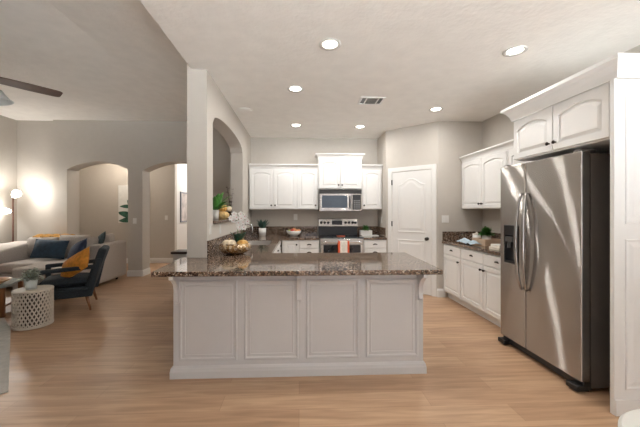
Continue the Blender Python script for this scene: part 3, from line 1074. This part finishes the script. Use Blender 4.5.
pumpkin('pumpkin', 'gold-cream pumpkin at back of gold mosaic bowl, behind the orchid', (BX - 0.06, BY + 0.085, zb), 0.06, 0.07, M_CREAM)
t = thing('orchid', 'white orchid with dark leaves rising from gold mosaic bowl', 'plant', (BX + 0.03, BY + 0.055, Z1 + 0.013))
MB().lathe([(0.001, 0), (0.034, 0), (0.042, 0.09), (0.036, 0.09), (0.03, 0.075), (0.001, 0.075)], (0, 0, 0), 18).build('pot', M_CERAM, t, smooth=True)
lm = MB()
for a, L_ in ((190, .19), (235, .17), (280, .18), (330, .19), (20, .15), (120, .15)):
    a = math.radians(a)
    leaf(lm, (0, 0, 0.10), (math.cos(a), math.sin(a), 1.7), 1.0 * L_, 0.050, droop=0.2)
lm.build('leaves', M_DKLEAF, t, smooth=True, solid=0.002)
stems = [[(0, 0, 0.09), (-0.015, 0, 0.25), (-0.02, 0, 0.38), (0.0, 0, 0.43), (0.06, -0.01, 0.42)],
         [(0.01, 0, 0.09), (0.03, 0.01, 0.22), (0.05, 0.01, 0.32), (0.09, 0.0, 0.36), (0.13, -0.01, 0.33)]]
for st in stems:
    MB().tube(st, 0.003, 6).build('stem', M_LEAF, t, smooth=True)
M_PETAL = mat('white petal', (0.88, 0.86, 0.83), 0.5, var=0.04)
M_LIP = mat('pink orchid lip', (0.6, 0.25, 0.25), 0.5)
rg = random.Random(4)
for k, (px, pz) in enumerate(((-0.055, 0.36), (-0.02, 0.39), (0.03, 0.43), (-0.05, 0.43), (0.07, 0.40), (0.0, 0.33), (0.055, 0.34), (-0.08, 0.385), (0.03, 0.38), (0.10, 0.345), (0.015, 0.285), (0.06, 0.28))):
    fm = MB()
    c = Vector((px, -0.03 + rg.uniform(-.02, .02), pz))
    yaw = rg.uniform(-.5, .5)
    for j in range(5):
        a = PI / 2 + j * 2 * PI / 5
        d = Vector((math.cos(a) * math.cos(yaw), -0.15 + math.cos(a) * math.sin(yaw), math.sin(a)))
        leaf(fm, c, d, 0.034, 0.016, up=Vector((0, -1, 0)), droop=0.05)
    fo = fm.build('blossom', M_PETAL, t, smooth=True)
    MB().lathe([(0.002, 0), (0.006, 0.005), (0.002, 0.012)], c, 8, 'y').build('lip', M_LIP, fo, smooth=True)

# ledge decor
ZS = 1.2825
t = thing('potted_plant', 'leafy green plant in white pot on pass-through ledge', 'plant', (-1.05, 3.93, ZS))
MB().lathe([(0.001, 0), (0.035, 0), (0.042, 0.12), (0.036, 0.12), (0.032, 0.10), (0.001, 0.10)], (0, 0, 0), 20).build('pot', M_CERAM, t, smooth=True)
lm = MB()
for a, e, L_ in ((10, 1.6, .34), (40, .9, .27), (-30, 1.0, .28), (80, 1.5, .36), (120, .7, .2), (220, 2.2, .28), (280, 1.9, .3), (-10, .6, .26), (60, 2.6, .38), (300, 2.4, .34), (95, 0.8, .30)):
    a = math.radians(a)
    leaf(lm, (0, 0, 0.11), (math.cos(a), math.sin(a), e), L_, 0.036, droop=0.3)
lm.build('leaves', M_LEAF, t, smooth=True, solid=0.002)
pumpkin('pumpkin', 'wide straw-coloured pumpkin on ledge, under a smaller pumpkin', (-1.04, 4.24, ZS), 0.092, 0.10, mat('straw', (0.66, 0.46, 0.20), 0.7, var=0.25, scale=40), stem=False, ribs=14)
pumpkin('pumpkin', 'gold pumpkin stacked on the straw pumpkin on ledge', (-1.04, 4.24, ZS + 0.101), 0.062, 0.088, M_GOLD)
t = thing('pedestal', 'dark candle pedestal on ledge carrying a cream pumpkin', 'candle holder', (-1.03, 4.56, ZS))
MB().lathe([(0.001, 0), (0.05, 0), (0.05, 0.01), (0.014, 0.02), (0.012, 0.08), (0.045, 0.092), (0.048, 0.10), (0.001, 0.10)], (0, 0, 0), 20).build('pedestal_body', M_DARK, t, smooth=True)
pumpkin('pumpkin', 'small cream pumpkin on the dark pedestal on ledge', (-1.03, 4.56, ZS + 0.1005), 0.046, 0.075, M_CREAM)
t = thing('branch_vase', 'dark vase of dried twigs at far end of pass-through ledge', 'vase', (-1.06, 4.82, ZS))
MB().lathe([(0.001, 0), (0.035, 0), (0.045, 0.05), (0.02, 0.11), (0.024, 0.13), (0.018, 0.13), (0.001, 0.06)], (0, 0, 0), 18).build('vase_body', M_DARK, t, smooth=True)
tm = MB()
lf = MB()
M_DRY = mat('dried dark leaf', (0.05, 0.02, 0.018), 0.7, var=0.3)
for k in range(6):
    a = -0.5 + k * 0.25
    top = Vector((0.03 * math.sin(k * 2), 0.16 * a * 2 - 0.10, 0.42 + 0.06 * math.cos(k * 3)))
    tm.tube([(0, 0, 0.10), top * 0.5 + Vector((0, 0, 0.06)), top], [0.003, 0.0025, 0.0015], 5)
    for j in range(4):
        f_ = 0.45 + 0.16 * j
        leaf(lf, top * f_ + Vector((0, 0, 0.05 * (1 - f_))), (math.sin(j * 2 + k), math.cos(j * 3 + k), 0.4), 0.05, 0.012)
tm.build('twigs', M_DRY, t)
lf.build('dried_leaves', M_DRY, t, smooth=True)

# back counter: succulent, fruit bowl, herb planter
t = thing('potted_plant', 'grey-green succulent in white pot on back left counter', 'plant', (-0.70, 5.92, Z1 + 0.0005))
MB().lathe([(0.001, 0), (0.062, 0), (0.074, 0.15), (0.066, 0.15), (0.06, 0.125), (0.001, 0.125)], (0, 0, 0), 24).build('pot', M_CERAM, t, smooth=True)
lm = MB()
rg = random.Random(3)
for k in range(26):
    a = k * 2.4
    e = rg.uniform(0.9, 3.5)
    leaf(lm, (0.02 * math.cos(a), 0.02 * math.sin(a), 0.13), (math.cos(a), math.sin(a), e), rg.uniform(0.15, 0.25), 0.016, droop=0.15)
lm.build('leaves', mat('blue green leaf', (0.05, 0.11, 0.085), 0.5, var=0.3), t, smooth=True, solid=0.002)
FX, FY = -0.10, 5.90
o = MB().lathe([(0.001, 0.002), (0.06, 0.0), (0.075, 0.006), (0.12, 0.045), (0.148, 0.10), (0.142, 0.10), (0.115, 0.052), (0.07, 0.016), (0.001, 0.014)], (0, 0, 0), 32).build('fruit_bowl', M_CERAM, smooth=True)
o.location = (FX, FY, Z1 + 0.0005)
tag(o, 'white ceramic fruit bowl on back counter', 'bowl')
M_AP = mat('red apple skin', (0.55, 0.05, 0.03), 0.3, var=0.3)
M_OR = mat('peach orange peel', (0.80, 0.35, 0.14), 0.5, var=0.15)
M_GA = mat('green pear skin', (0.42, 0.50, 0.14), 0.4, var=0.2)
fr = [(-0.075, 0.02, 0.07, M_GA, 'pear', 'green pear at left edge of the fruit bowl'), (-0.03, -0.06, 0.085, M_AP, 'apple', 'red apple at the front of the fruit bowl'),
      (0.045, -0.05, 0.08, M_OR, 'orange', 'pale orange at front right of the fruit bowl'), (0.09, 0.02, 0.075, M_OR, 'orange', 'orange at right edge of the fruit bowl'),
      (0.005, 0.03, 0.095, M_OR, 'orange', 'orange on top in middle of the fruit bowl')]
for x, y, z, mt, nm, lab in fr:
    t = thing(nm, lab, 'fruit', (FX + x, FY + y, Z1 + z - 0.02), 0, 'fruit in the white bowl')
    MB().lathe([(0.003, 0.006), (0.02, 0.0), (0.034, 0.015), (0.040, 0.036), (0.035, 0.056), (0.02, 0.068), (0.006, 0.064)], (0, 0, 0), 18).build('fruit_flesh', mt, t, smooth=True)
    MB().tube([(0, 0, 0.064), (0.003, 0, 0.078)], 0.002, 5).build('stem', M_STEM, t)
t = thing('herb_planter', 'green herb plant in white box planter right of range', 'plant', (1.285, 5.90, Z1 + 0.0125))
m = MB()
m.box(-0.115, 0.115, -0.055, 0.055, 0, 0.095)
m.build('planter_box', M_CERAM, t, bevel=0.006)
bush('foliage', M_LEAF, t, (0, 0, 0.09), 0.10, 150, 0.045, 0.016, 0.9, 5)
o = MB().prism([(-0.16, -0.08), (0.16, -0.08), (0.16, 0.08), (-0.16, 0.08)], 0, 0.012).build('tray', M_CERAM, bevel=0.004)
o.location = (1.365, 5.90, Z1 + 0.0003)
tag(o, 'flat white tray under the herb planter', 'tray')

# right counter display
t = thing('tray', 'pale wooden box tray on the right counter', 'tray', (2.64, 4.22, Z1 + 0.0005), 0)
M_PALEW = mat('whitewashed wood', (0.55, 0.40, 0.28), 0.6, var=0.2, scale=8)
MB().box(-0.13, 0.13, -0.16, 0.16, 0, 0.012).build('tray_floor', M_PALEW, t)
m = MB()
for q in ((-0.13, 0.13, -0.16, -0.146), (-0.13, 0.13, 0.146, 0.16), (-0.13, -0.118, -0.146, 0.146), (0.118, 0.13, -0.146, 0.146)):
    m.box(*q, 0.012, 0.09)
m.build('tray_side', M_PALEW, t, bevel=0.002)
ZT = Z1 + 0.013
t = thing('potted_plant', 'bright green basil plant in white pot on wooden tray', 'plant', (2.65, 4.25, ZT))
MB().lathe([(0.001, 0), (0.05, 0), (0.06, 0.12), (0.053, 0.12), (0.05, 0.105), (0.001, 0.105)], (0, 0, 0), 20).build('pot', M_CERAM, t, smooth=True)
bush('foliage', M_LEAF, t, (0, 0, 0.12), 0.115, 170, 0.055, 0.020, 0.95, 8)
t = thing('canister', 'cream lidded canister on right counter beyond the wooden tray', 'canister', (2.76, 4.68, Z1 + 0.0005))
MB().lathe([(0.001, 0), (0.055, 0), (0.058, 0.01), (0.058, 0.11), (0.001, 0.11)], (0, 0, 0), 22).build('canister_body', M_CERAM, t, smooth=True)
MB().lathe([(0.06, 0.111), (0.06, 0.122), (0.02, 0.130), (0.012, 0.14), (0.014, 0.15), (0.001, 0.152)], (0, 0, 0), 22).build('lid', mat('cream glaze', (0.70, 0.63, 0.52), 0.35), t, smooth=True)
M_BLUE = mat('blue and white linen', (0.42, 0.52, 0.60), 0.9, var=0.35, scale=9)
def cloth(u, v):
    x = 2.345 + 0.15 * u
    y = 4.50 - 0.40 * v
    z = Z1 + 0.008 + 0.075 * math.sin(PI * u) * (0.6 + 0.4 * math.sin(v * 9)) * math.sin(PI * min(1, 0.15 + v * 0.8)) + 0.016 * (1 + noise.noise(Vector((u * 4, v * 7, 0))))
    return (x, y, z)
o = MB().grid(cloth, 20, 30).build('dish_cloth', M_BLUE, smooth=True, solid=0.004)
tag(o, 'crumpled blue and white dish cloth in front of wooden tray', 'cloth')
o = MB().box(-0.07, 0.07, -0.10, 0.10, 0, 0.035).build('book', mat('cream book cover', (0.72, 0.66, 0.56), 0.5), bevel=0.004)
o.location = (2.45, 3.67, Z1 + 0.0005)
tag(o, 'lower cream book of the pair beside the refrigerator', 'book', 'stacked cream books')
o = MB().box(-0.06, 0.06, -0.09, 0.09, 0, 0.03).build('book', mat('white book cover', (0.80, 0.77, 0.70), 0.5), bevel=0.004)
o.location = (2.455, 3.67, Z1 + 0.036)
tag(o, 'upper white book of the pair beside the refrigerator', 'book', 'stacked cream books')

# ------------------------------------------------------------------ living room
def cushion_mesh(m, w, h, t_, T, n=14, p=0.5):
    """pillow in local x (width), z (height), y thickness"""
    for s in (-1, 1):
        def fn(u, v, s=s):
            a, b = 2 * u - 1, 2 * v - 1
            k = max(0.0, (1 - a * a) * (1 - b * b)) ** p
            pin = 1 - 0.06 * (1 - abs(a * b)) * (abs(a) ** 4 + abs(b) ** 4) * 0.8
            return T @ Vector((a * w / 2 * pin, s * t_ / 2 * k, b * h / 2 * pin))
        m.grid(fn, n, n)
    return m


def pillow(label, loc, w, h, t_, rot, mt, group=None):
    o = cushion_mesh(MB(), w, h, t_, Matrix.Identity(4)).build('throw_pillow', mt, smooth=True)
    o.location = loc
    o.rotation_euler = rot
    return tag(o, label, 'pillow', group)


t = thing('sectional_sofa', 'oatmeal grey sectional sofa along living room wall', 'sofa', (0, 0, 0))
m = MB()
m.box(-5.70, -3.80, 5.58, 6.32, 0.06, 0.30)
m.box(-4.55, -3.62, 5.08, 5.58, 0.06, 0.30)
m.build('sofa_base', M_SOFA, t, bevel=0.02)
MB().box(-5.75, -3.80, 6.32, 6.60, 0.06, 0.78).build('sofa_back', M_SOFA, t, bevel=0.06, seg=4)
MB().box(-3.80, -3.60, 5.72, 6.62, 0.06, 0.78).build('sofa_back', M_SOFA, t, bevel=0.05, seg=4)
MB().prism([(5.50, 0.06), (6.5, 0.06), (6.5, 0.77), (6.1, 0.77), (5.62, 0.70), (5.50, 0.62)], -5.75, -5.20, 'yz').build('arm', M_SOFA, t, bevel=0.05, seg=4)
for x0, x1, y0, y1 in ((-5.19, -4.60, 5.54, 6.32), (-4.595, -3.85, 5.60, 6.32), (-4.56, -3.62, 5.06, 5.595)):
    MB().box(x0, x1, y0, y1, 0.302, 0.48).build('seat_cushion', M_SOFA, t, bevel=0.045, seg=4)
def bcush(cx, cy, cz, w, h, th, rz, tilt):
    T = Matrix.Translation((cx, cy, cz)) @ Matrix.Rotation(rz, 4, 'Z') @ Matrix.Rotation(tilt, 4, 'X')
    cushion_mesh(MB(), w, h, th, T, p=0.32).build('back_cushion', M_SOFA, t, smooth=True)
bcush(-5.0, 6.22, 0.68, 0.62, 0.42, 0.20, 0, -0.2)
bcush(-4.40, 6.21, 0.70, 0.60, 0.46, 0.22, 0, -0.2)
bcush(-3.88, 6.38, 0.72, 0.50, 0.44, 0.22, -PI / 2 + 0.3, -0.22)
bcush(-3.86, 5.98, 0.69, 0.50, 0.44, 0.20, -PI / 2, -0.2)
for x, y in ((-5.65, 5.6), (-5.65, 6.45), (-3.72, 6.45), (-3.72, 5.14), (-4.48, 5.14)):
    MB().lathe([(0.02, 0), (0.028, 0.06)], (x, y, 0), 10).build('foot', M_DARK, t)
M_NB = mat('deep blue velvet', (0.020, 0.045, 0.075), 0.8, var=0.35, scale=18)
M_NV = mat('navy velvet', (0.010, 0.022, 0.060), 0.8, var=0.3, scale=18)
M_TEAL = mat('slate teal fabric', (0.05, 0.075, 0.08), 0.9, var=0.3, scale=30)
M_MUST = mat('mustard knit', (0.50, 0.25, 0.045), 0.9, var=0.35, scale=30, bump=0.5, bscale=60)
pillow('large dark blue velvet pillow on far sofa back', (-4.68, 5.99, 0.675), 0.60, 0.36, 0.20, (-0.35, 0.06, 0.05), M_NB)
pillow('navy pillow on the sofa corner behind the armchair', (-3.94, 5.64, 0.67), 0.46, 0.38, 0.17, (-0.45, -0.35, -0.5), M_NV)
pillow('slate teal pillow propped high on right sofa back', (-3.83, 6.08, 0.80), 0.44, 0.28, 0.13, (-0.4, -0.45, -0.7), M_TEAL)
def throw(u, v):
    x = -5.20 + 0.60 * u + 0.03 * noise.noise(Vector((u * 3, v * 5, 1)))
    s = v * 0.85
    n = 0.025 * noise.noise(Vector((u * 6, v * 9, 3))) + 0.014 * math.sin(u * 24 + v * 3)
    if s < 0.30:
        return (x, 6.255 - abs(n) - 0.14 * (0.30 - s), 0.895 + 0.6 * n - (0.30 - s))
    if s < 0.65:
        q = (s - 0.30) / 0.35
        return (x, 6.255 + 0.37 * q, 0.895 + 0.6 * n + 0.045 * math.sin(PI * q) - 0.04 * q)
    return (x, 6.635 + n * 0.3, 0.83 - (s - 0.65))
o = MB().grid(throw, 30, 40).build('throw_blanket', M_MUST, smooth=True, solid=0.012)
tag(o, 'mustard knit throw draped over sofa back', 'blanket')

# armchair
t = thing('armchair', 'charcoal blue armchair with walnut legs and open arms', 'armchair', (-3.31, 4.585, 0), math.atan2(-0.43, -0.9) + PI / 2)
hw = 0.30
MB().box(-hw + 0.04, hw - 0.04, -0.30, 0.28, 0.20, 0.335).build('seat_frame', M_NAVY, t, bevel=0.015)
m = MB()
cushion_mesh(m, 0.54, 0.58, 0.15, Matrix.Translation((0, -0.015, 0.40)) @ Matrix.Rotation(PI / 2, 4, 'X'), p=0.25)
m.build('seat_cushion', M_NAVY, t, smooth=True)
MB(T=Matrix.Translation((0, 0.27, 0.36)) @ Matrix.Rotation(math.radians(-18), 4, 'X')).box(-hw + 0.05, hw - 0.05, -0.05, 0.05, -0.10, 0.52).build('backrest', M_NAVY, t, bevel=0.035, seg=4)
for s in (-1, 1):
    x0, x1 = (s * hw - 0.03, s * hw + 0.03)
    m = MB()
    m.prism([(-0.335, 0.545), (0.36, 0.585), (0.38, 0.64), (-0.335, 0.60)], x0, x1, 'yz')
    m.prism([(-0.335, 0.22), (-0.275, 0.22), (-0.275, 0.56), (-0.335, 0.56)], x0, x1, 'yz')
    m.prism([(0.24, 0.20), (0.31, 0.20), (0.42, 0.72), (0.36, 0.72)], x0, x1, 'yz')
    m.prism([(-0.335, 0.20), (0.30, 0.20), (0.30, 0.30), (-0.335, 0.30)], x0, x1, 'yz')
    m.build('arm_frame', M_NAVY, t, bevel=0.012)
    for y, dy in ((-0.26, -0.03), (0.24, 0.05)):
        MB().tube([(s * 0.26, y, 0.21), (s * 0.285, y + dy, 0.0)], [0.024, 0.013], 10).build('leg', M_WOOD, t, smooth=True)
pillow('orange mustard pillow leaning in the charcoal armchair', (-3.17, 4.50, 0.63), 0.56, 0.33, 0.15, (-0.45, -0.48, -0.30), mat('orange velvet', (0.62, 0.25, 0.03), 0.85, var=0.25, scale=20))

# openwork drum table
t = thing('drum_table', 'white openwork lattice drum side table in front of armchair', 'side table', (-3.225, 3.88, 0.0085))
RD, HD = 0.192, 0.44
M_LAT = mat('whitewashed lattice', (0.58, 0.51, 0.43), 0.6, var=0.1)
m = MB()
m.lathe([(RD, HD - 0.022), (RD + 0.004, HD - 0.010), (RD, HD), (0.001, HD), (0.001, HD - 0.022)], (0, 0, 0), 48)
m.build('table_top', M_LAT, t)
MB().lathe([(RD, 0), (RD + 0.003, 0.012), (RD, 0.025), (RD - 0.02, 0.025), (RD - 0.02, 0)], (0, 0, 0), 48, cap=False).build('base_ring', M_LAT, t)
m = MB()
NS, TW = 30, 1.0
for s in (1, -1):
    for k in range(NS):
        a0 = 2 * PI * k / NS
        pts = []
        for j in range(11):
            q = j / 10
            a = a0 + s * TW * q * 1.05
            pts.append((a, 0.02 + (HD - 0.04) * q))
        r0, r1 = RD - 0.014, RD - 0.002 + (0.002 if s > 0 else 0)
        wv = 0.019 / RD * 0.72
        rings = [[(r0 * math.cos(a - wv / 2), r0 * math.sin(a - wv / 2), z), (r1 * math.cos(a - wv / 2), r1 * math.sin(a - wv / 2), z), (r1 * math.cos(a + wv / 2), r1 * math.sin(a + wv / 2), z), (r0 * math.cos(a + wv / 2), r0 * math.sin(a + wv / 2), z)] for a, z in pts]
        m.loft(rings)
m.build('lattice', M_LAT, t)
MB().lathe([(RD - 0.045, 0.01), (RD - 0.045, HD - 0.025)], (0, 0, 0), 40, cap=False).build('inner_drum', mat('dark inner drum', (0.06, 0.045, 0.035), 0.8), t, smooth=True)
t = thing('potted_plant', 'dusty sage plant in frosted pot on drum table', 'plant', (-3.235, 3.86, HD + 0.009))
MB().lathe([(0.001, 0), (0.052, 0), (0.064, 0.12), (0.057, 0.12), (0.05, 0.10), (0.001, 0.10)], (0, 0, 0), 22).build('pot', mat('frosted pot', (0.68, 0.72, 0.70), 0.4), t, smooth=True)
bush('foliage', M_SAGE, t, (0, 0, 0.11), 0.16, 260, 0.036, 0.015, 0.85, 11)

# coffee table
t = thing('coffee_table', 'low coffee table with pale top and wood base at left edge', 'coffee table', (-4.20, 4.30, 0.0085), 0.35)
MB().box(-0.45, 0.32, -0.28, 0.28, 0.385, 0.415).build('table_top', mat('grey glass top', (0.35, 0.38, 0.37), 0.12, var=0.1), t, bevel=0.006)
MB().box(-0.42, 0.29, -0.25, 0.25, 0.12, 0.145).build('shelf', M_WOOD, t)
for x in (-0.41, 0.28):
    for y in (-0.24, 0.24):
        MB().box(x - 0.022, x + 0.022, y - 0.022, y + 0.022, 0, 0.384).build('leg', M_WOOD, t)
o = MB().lathe([(0.001, 0.004), (0.07, 0), (0.14, 0.035), (0.17, 0.06), (0.16, 0.06), (0.12, 0.038), (0.06, 0.012), (0.001, 0.012)], (0, 0, 0), 30).build('dough_bowl', mat('copper wood', (0.42, 0.22, 0.10), 0.35, var=0.3), smooth=True)
o.location = (-4.02, 4.24, 0.4240)
tag(o, 'shallow copper-brown wooden bowl on the coffee table', 'bowl')
# ottoman just inside the left edge
t = thing('ottoman', 'pale grey fabric ottoman cut off by left edge, beside drum table', 'ottoman', (-4.02, 3.72, 0.0085))
MB().box(-0.28, 0.28, -0.22, 0.22, 0.06, 0.42).build('ottoman_body', mat('pale grey linen', (0.50, 0.50, 0.47), 0.9, var=0.1, scale=60), t, bevel=0.03, seg=3)
for x in (-0.24, 0.24):
    for y in (-0.18, 0.18):
        MB().lathe([(0.015, 0), (0.02, 0.06)], (x, y, 0), 10).build('foot', M_DARK, t)
# rug
M_RUG = mat('ivory rug pile', (0.55, 0.53, 0.49), 0.95, var=0.12, scale=14, bump=0.4, bscale=120)
o = MB().prism([(-2.23, 2.46), (-3.40, 3.78), (-4.75, 5.00), (-5.85, 3.9), (-4.2, 2.2), (-3.3, 1.35)], 0.0, 0.008).build('rug', M_RUG)
tag(o, 'ivory area rug under coffee table at left', 'rug')

# floor lamp
LX, LY = -5.80, 6.50
t = thing('floor_lamp', 'slim floor lamp with two lit white heads in corner', 'floor lamp', (LX, LY, 0))
MB().lathe([(0.001, 0.02), (0.13, 0.02), (0.14, 0.012), (0.14, 0), (0.001, 0)], (0, 0, 0), 28).build('base', M_DARK, t, smooth=True)
MB().tube([(0, 0, 0.02), (0, 0, 1.72)], 0.014, 10).build('pole', mat('mahogany pole', (0.10, 0.035, 0.02), 0.4), t, smooth=True)
M_LSH = mat('lit white shade', (0.95, 0.93, 0.88), 0.5, emit=(1.0, 0.93, 0.82), estr=5)
for (pz, dx, dy, dz) in ((1.67, 0.13, -0.08, 0.06), (1.38, -0.07, -0.12, 0.01)):
    hd = Vector((dx, dy, dz))
    n = hd.normalized()
    MB().tube([(0, 0, pz - 0.04), hd * 0.35 + Vector((0, 0, pz))], 0.009, 8).build('lamp_arm', M_DARK, t, smooth=True)
    Tm = Matrix.Translation(Vector((0, 0, pz)) + hd * 0.35) @ n.to_track_quat('Z', 'Y').to_matrix().to_4x4()
    MB(T=Tm).lathe([(0.02, -0.02), (0.04, 0.0), (0.062, 0.06), (0.072, 0.14), (0.067, 0.14), (0.058, 0.06), (0.03, 0.01)], (0, 0, 0), 24).build('lamp_shade', M_LSH, t, smooth=True)
    lamp('lamp_bulb', 'POINT', Vector((0, 0, pz)) + hd * 0.35 + n * 0.20, 17, (1, 0.96, 0.90), 0.05, parent=t)

# pictures
t = thing('framed_picture', 'white canvas with dark green leaves on hall wall', 'picture', (-4.385, 8.398, 1.58))
MB().box(-0.40, 0.40, -0.03, 0, -0.50, 0.49).build('canvas', mat('white canvas', (0.78, 0.78, 0.75), 0.7), t)
lm = MB()
for x, z, a, L_, w in ((0.1, -0.42, 150, 0.62, 0.085), (0.15, -0.45, 115, 0.75, 0.09), (0.1, -0.45, 170, 0.5, 0.08), (0.0, -0.1, 165, 0.38, 0.05), (0.2, -0.4, 70, 0.6, 0.09), (0.1, -0.3, 100, 0.5, 0.07)):
    a = math.radians(a)
    p, d_ = Vector((x, -0.031, z)), Vector((math.cos(a), 0, math.sin(a)))
    s_ = Vector((-d_.z, 0, d_.x))
    pts_l, pts_r = [], []
    for i in range(9):
        q = i / 8
        c_ = p + d_ * L_ * q + Vector((0, 0, -0.18 * L_ * q * q))
        ww = w * math.sin(PI * (0.05 + 0.93 * q))
        pts_l.append(c_ + s_ * ww)
        pts_r.append(c_ - s_ * ww)
    def inside(pp):
        return Vector((max(-0.395, min(0.395, pp.x)), pp.y, max(-0.495, min(0.485, pp.z))))
    lm.loft([[inside(p1), inside(p2)] for p1, p2 in zip(pts_l, pts_r)], False, False, closed=False)
lm.build('painted_leaf', mat('painted green', (0.03, 0.11, 0.07), 0.7, var=0.4, scale=12), t, solid=0.001)
t = thing('framed_picture', 'grey-framed picture on bright foyer wall beyond right arch', 'picture', (-3.328, 9.06, 1.50), PI / 2)
m = MB()
for q in ((-0.30, 0.30, -0.52, -0.47), (-0.30, 0.30, 0.47, 0.52), (-0.30, -0.25, -0.47, 0.47), (0.25, 0.30, -0.47, 0.47)):
    m.box(q[0], q[1], -0.03, 0, q[2] * 0.83, q[3] * 0.83)
m.build('picture_frame', mat('grey frame', (0.25, 0.26, 0.29), 0.5), t)
MB().box(-0.25, 0.25, -0.012, -0.002, -0.40, 0.40).build('print', mat('pale print', (0.55, 0.50, 0.48), 0.6, var=0.35, scale=4), t)

# dark-topped console behind the pillar
t = thing('console_table', 'narrow pale console with dark top beyond pillar', 'console table', (-1.765, 5.35, 0))
MB().box(-0.36, 0.36, -0.16, 0.16, 0.675, 0.715).build('table_top', mat('espresso wood', (0.035, 0.02, 0.017), 0.35), t, bevel=0.004)
MB().box(-0.33, 0.33, -0.14, 0.14, 0.10, 0.674).build('console_body', mat('pale grey paint', (0.55, 0.54, 0.53), 0.5), t, bevel=0.004)
for x in (-0.30, 0.30):
    for y in (-0.11, 0.11):
        MB().box(x - 0.02, x + 0.02, y - 0.02, y + 0.02, 0, 0.0995).build('leg', mat('espresso wood', (0, 0, 0)), t)

# white round ottoman at lower right
t = thing('round_stool', 'round white stool at lower right, only its rim showing', 'stool', (1.645, 1.085, 0))
MB().lathe([(0.001, 0.40), (0.315, 0.40), (0.322, 0.415), (0.322, 0.44), (0.31, 0.452), (0.001, 0.455)], (0, 0, 0), 56).build('seat', mat('warm white lacquer', (0.80, 0.80, 0.76), 0.35, var=0.01), t, smooth=False)
MB().lathe([(0.20, 0), (0.20, 0.02), (0.05, 0.04), (0.04, 0.36), (0.10, 0.3995)], (0, 0, 0), 32).build('pedestal', M_CERAM, t, smooth=True)

# ------------------------------------------------------------------ unseen lamps added to brighten the hall and foyer
def flush(label, loc, power, col, group):
    t = thing('added_light', label, 'ceiling light', loc, 0)
    MB().lathe([(0.13, -0.001), (0.14, -0.02), (0.13, -0.03)], (0, 0, 0), 24).build('light_base', M_CERAM, t, smooth=True)
    MB().lathe([(0.12, -0.031), (0.11, -0.06), (0.06, -0.085), (0.001, -0.09)], (0, 0, 0), 24).build('diffuser', M_BULB, t, smooth=True)
    lamp('added_bulb', 'POINT', (0, 0, -0.2), power, col, 0.1, parent=t)
flush('added unseen ceiling light in hall behind the arches', (-4.6, 7.75, H), 14, (1, 0.88, 0.74), 'hall')
flush('added unseen ceiling light in the bright foyer beyond right arch', (-2.2, 9.2, H), 45, (1, 0.97, 0.93), 'hall')
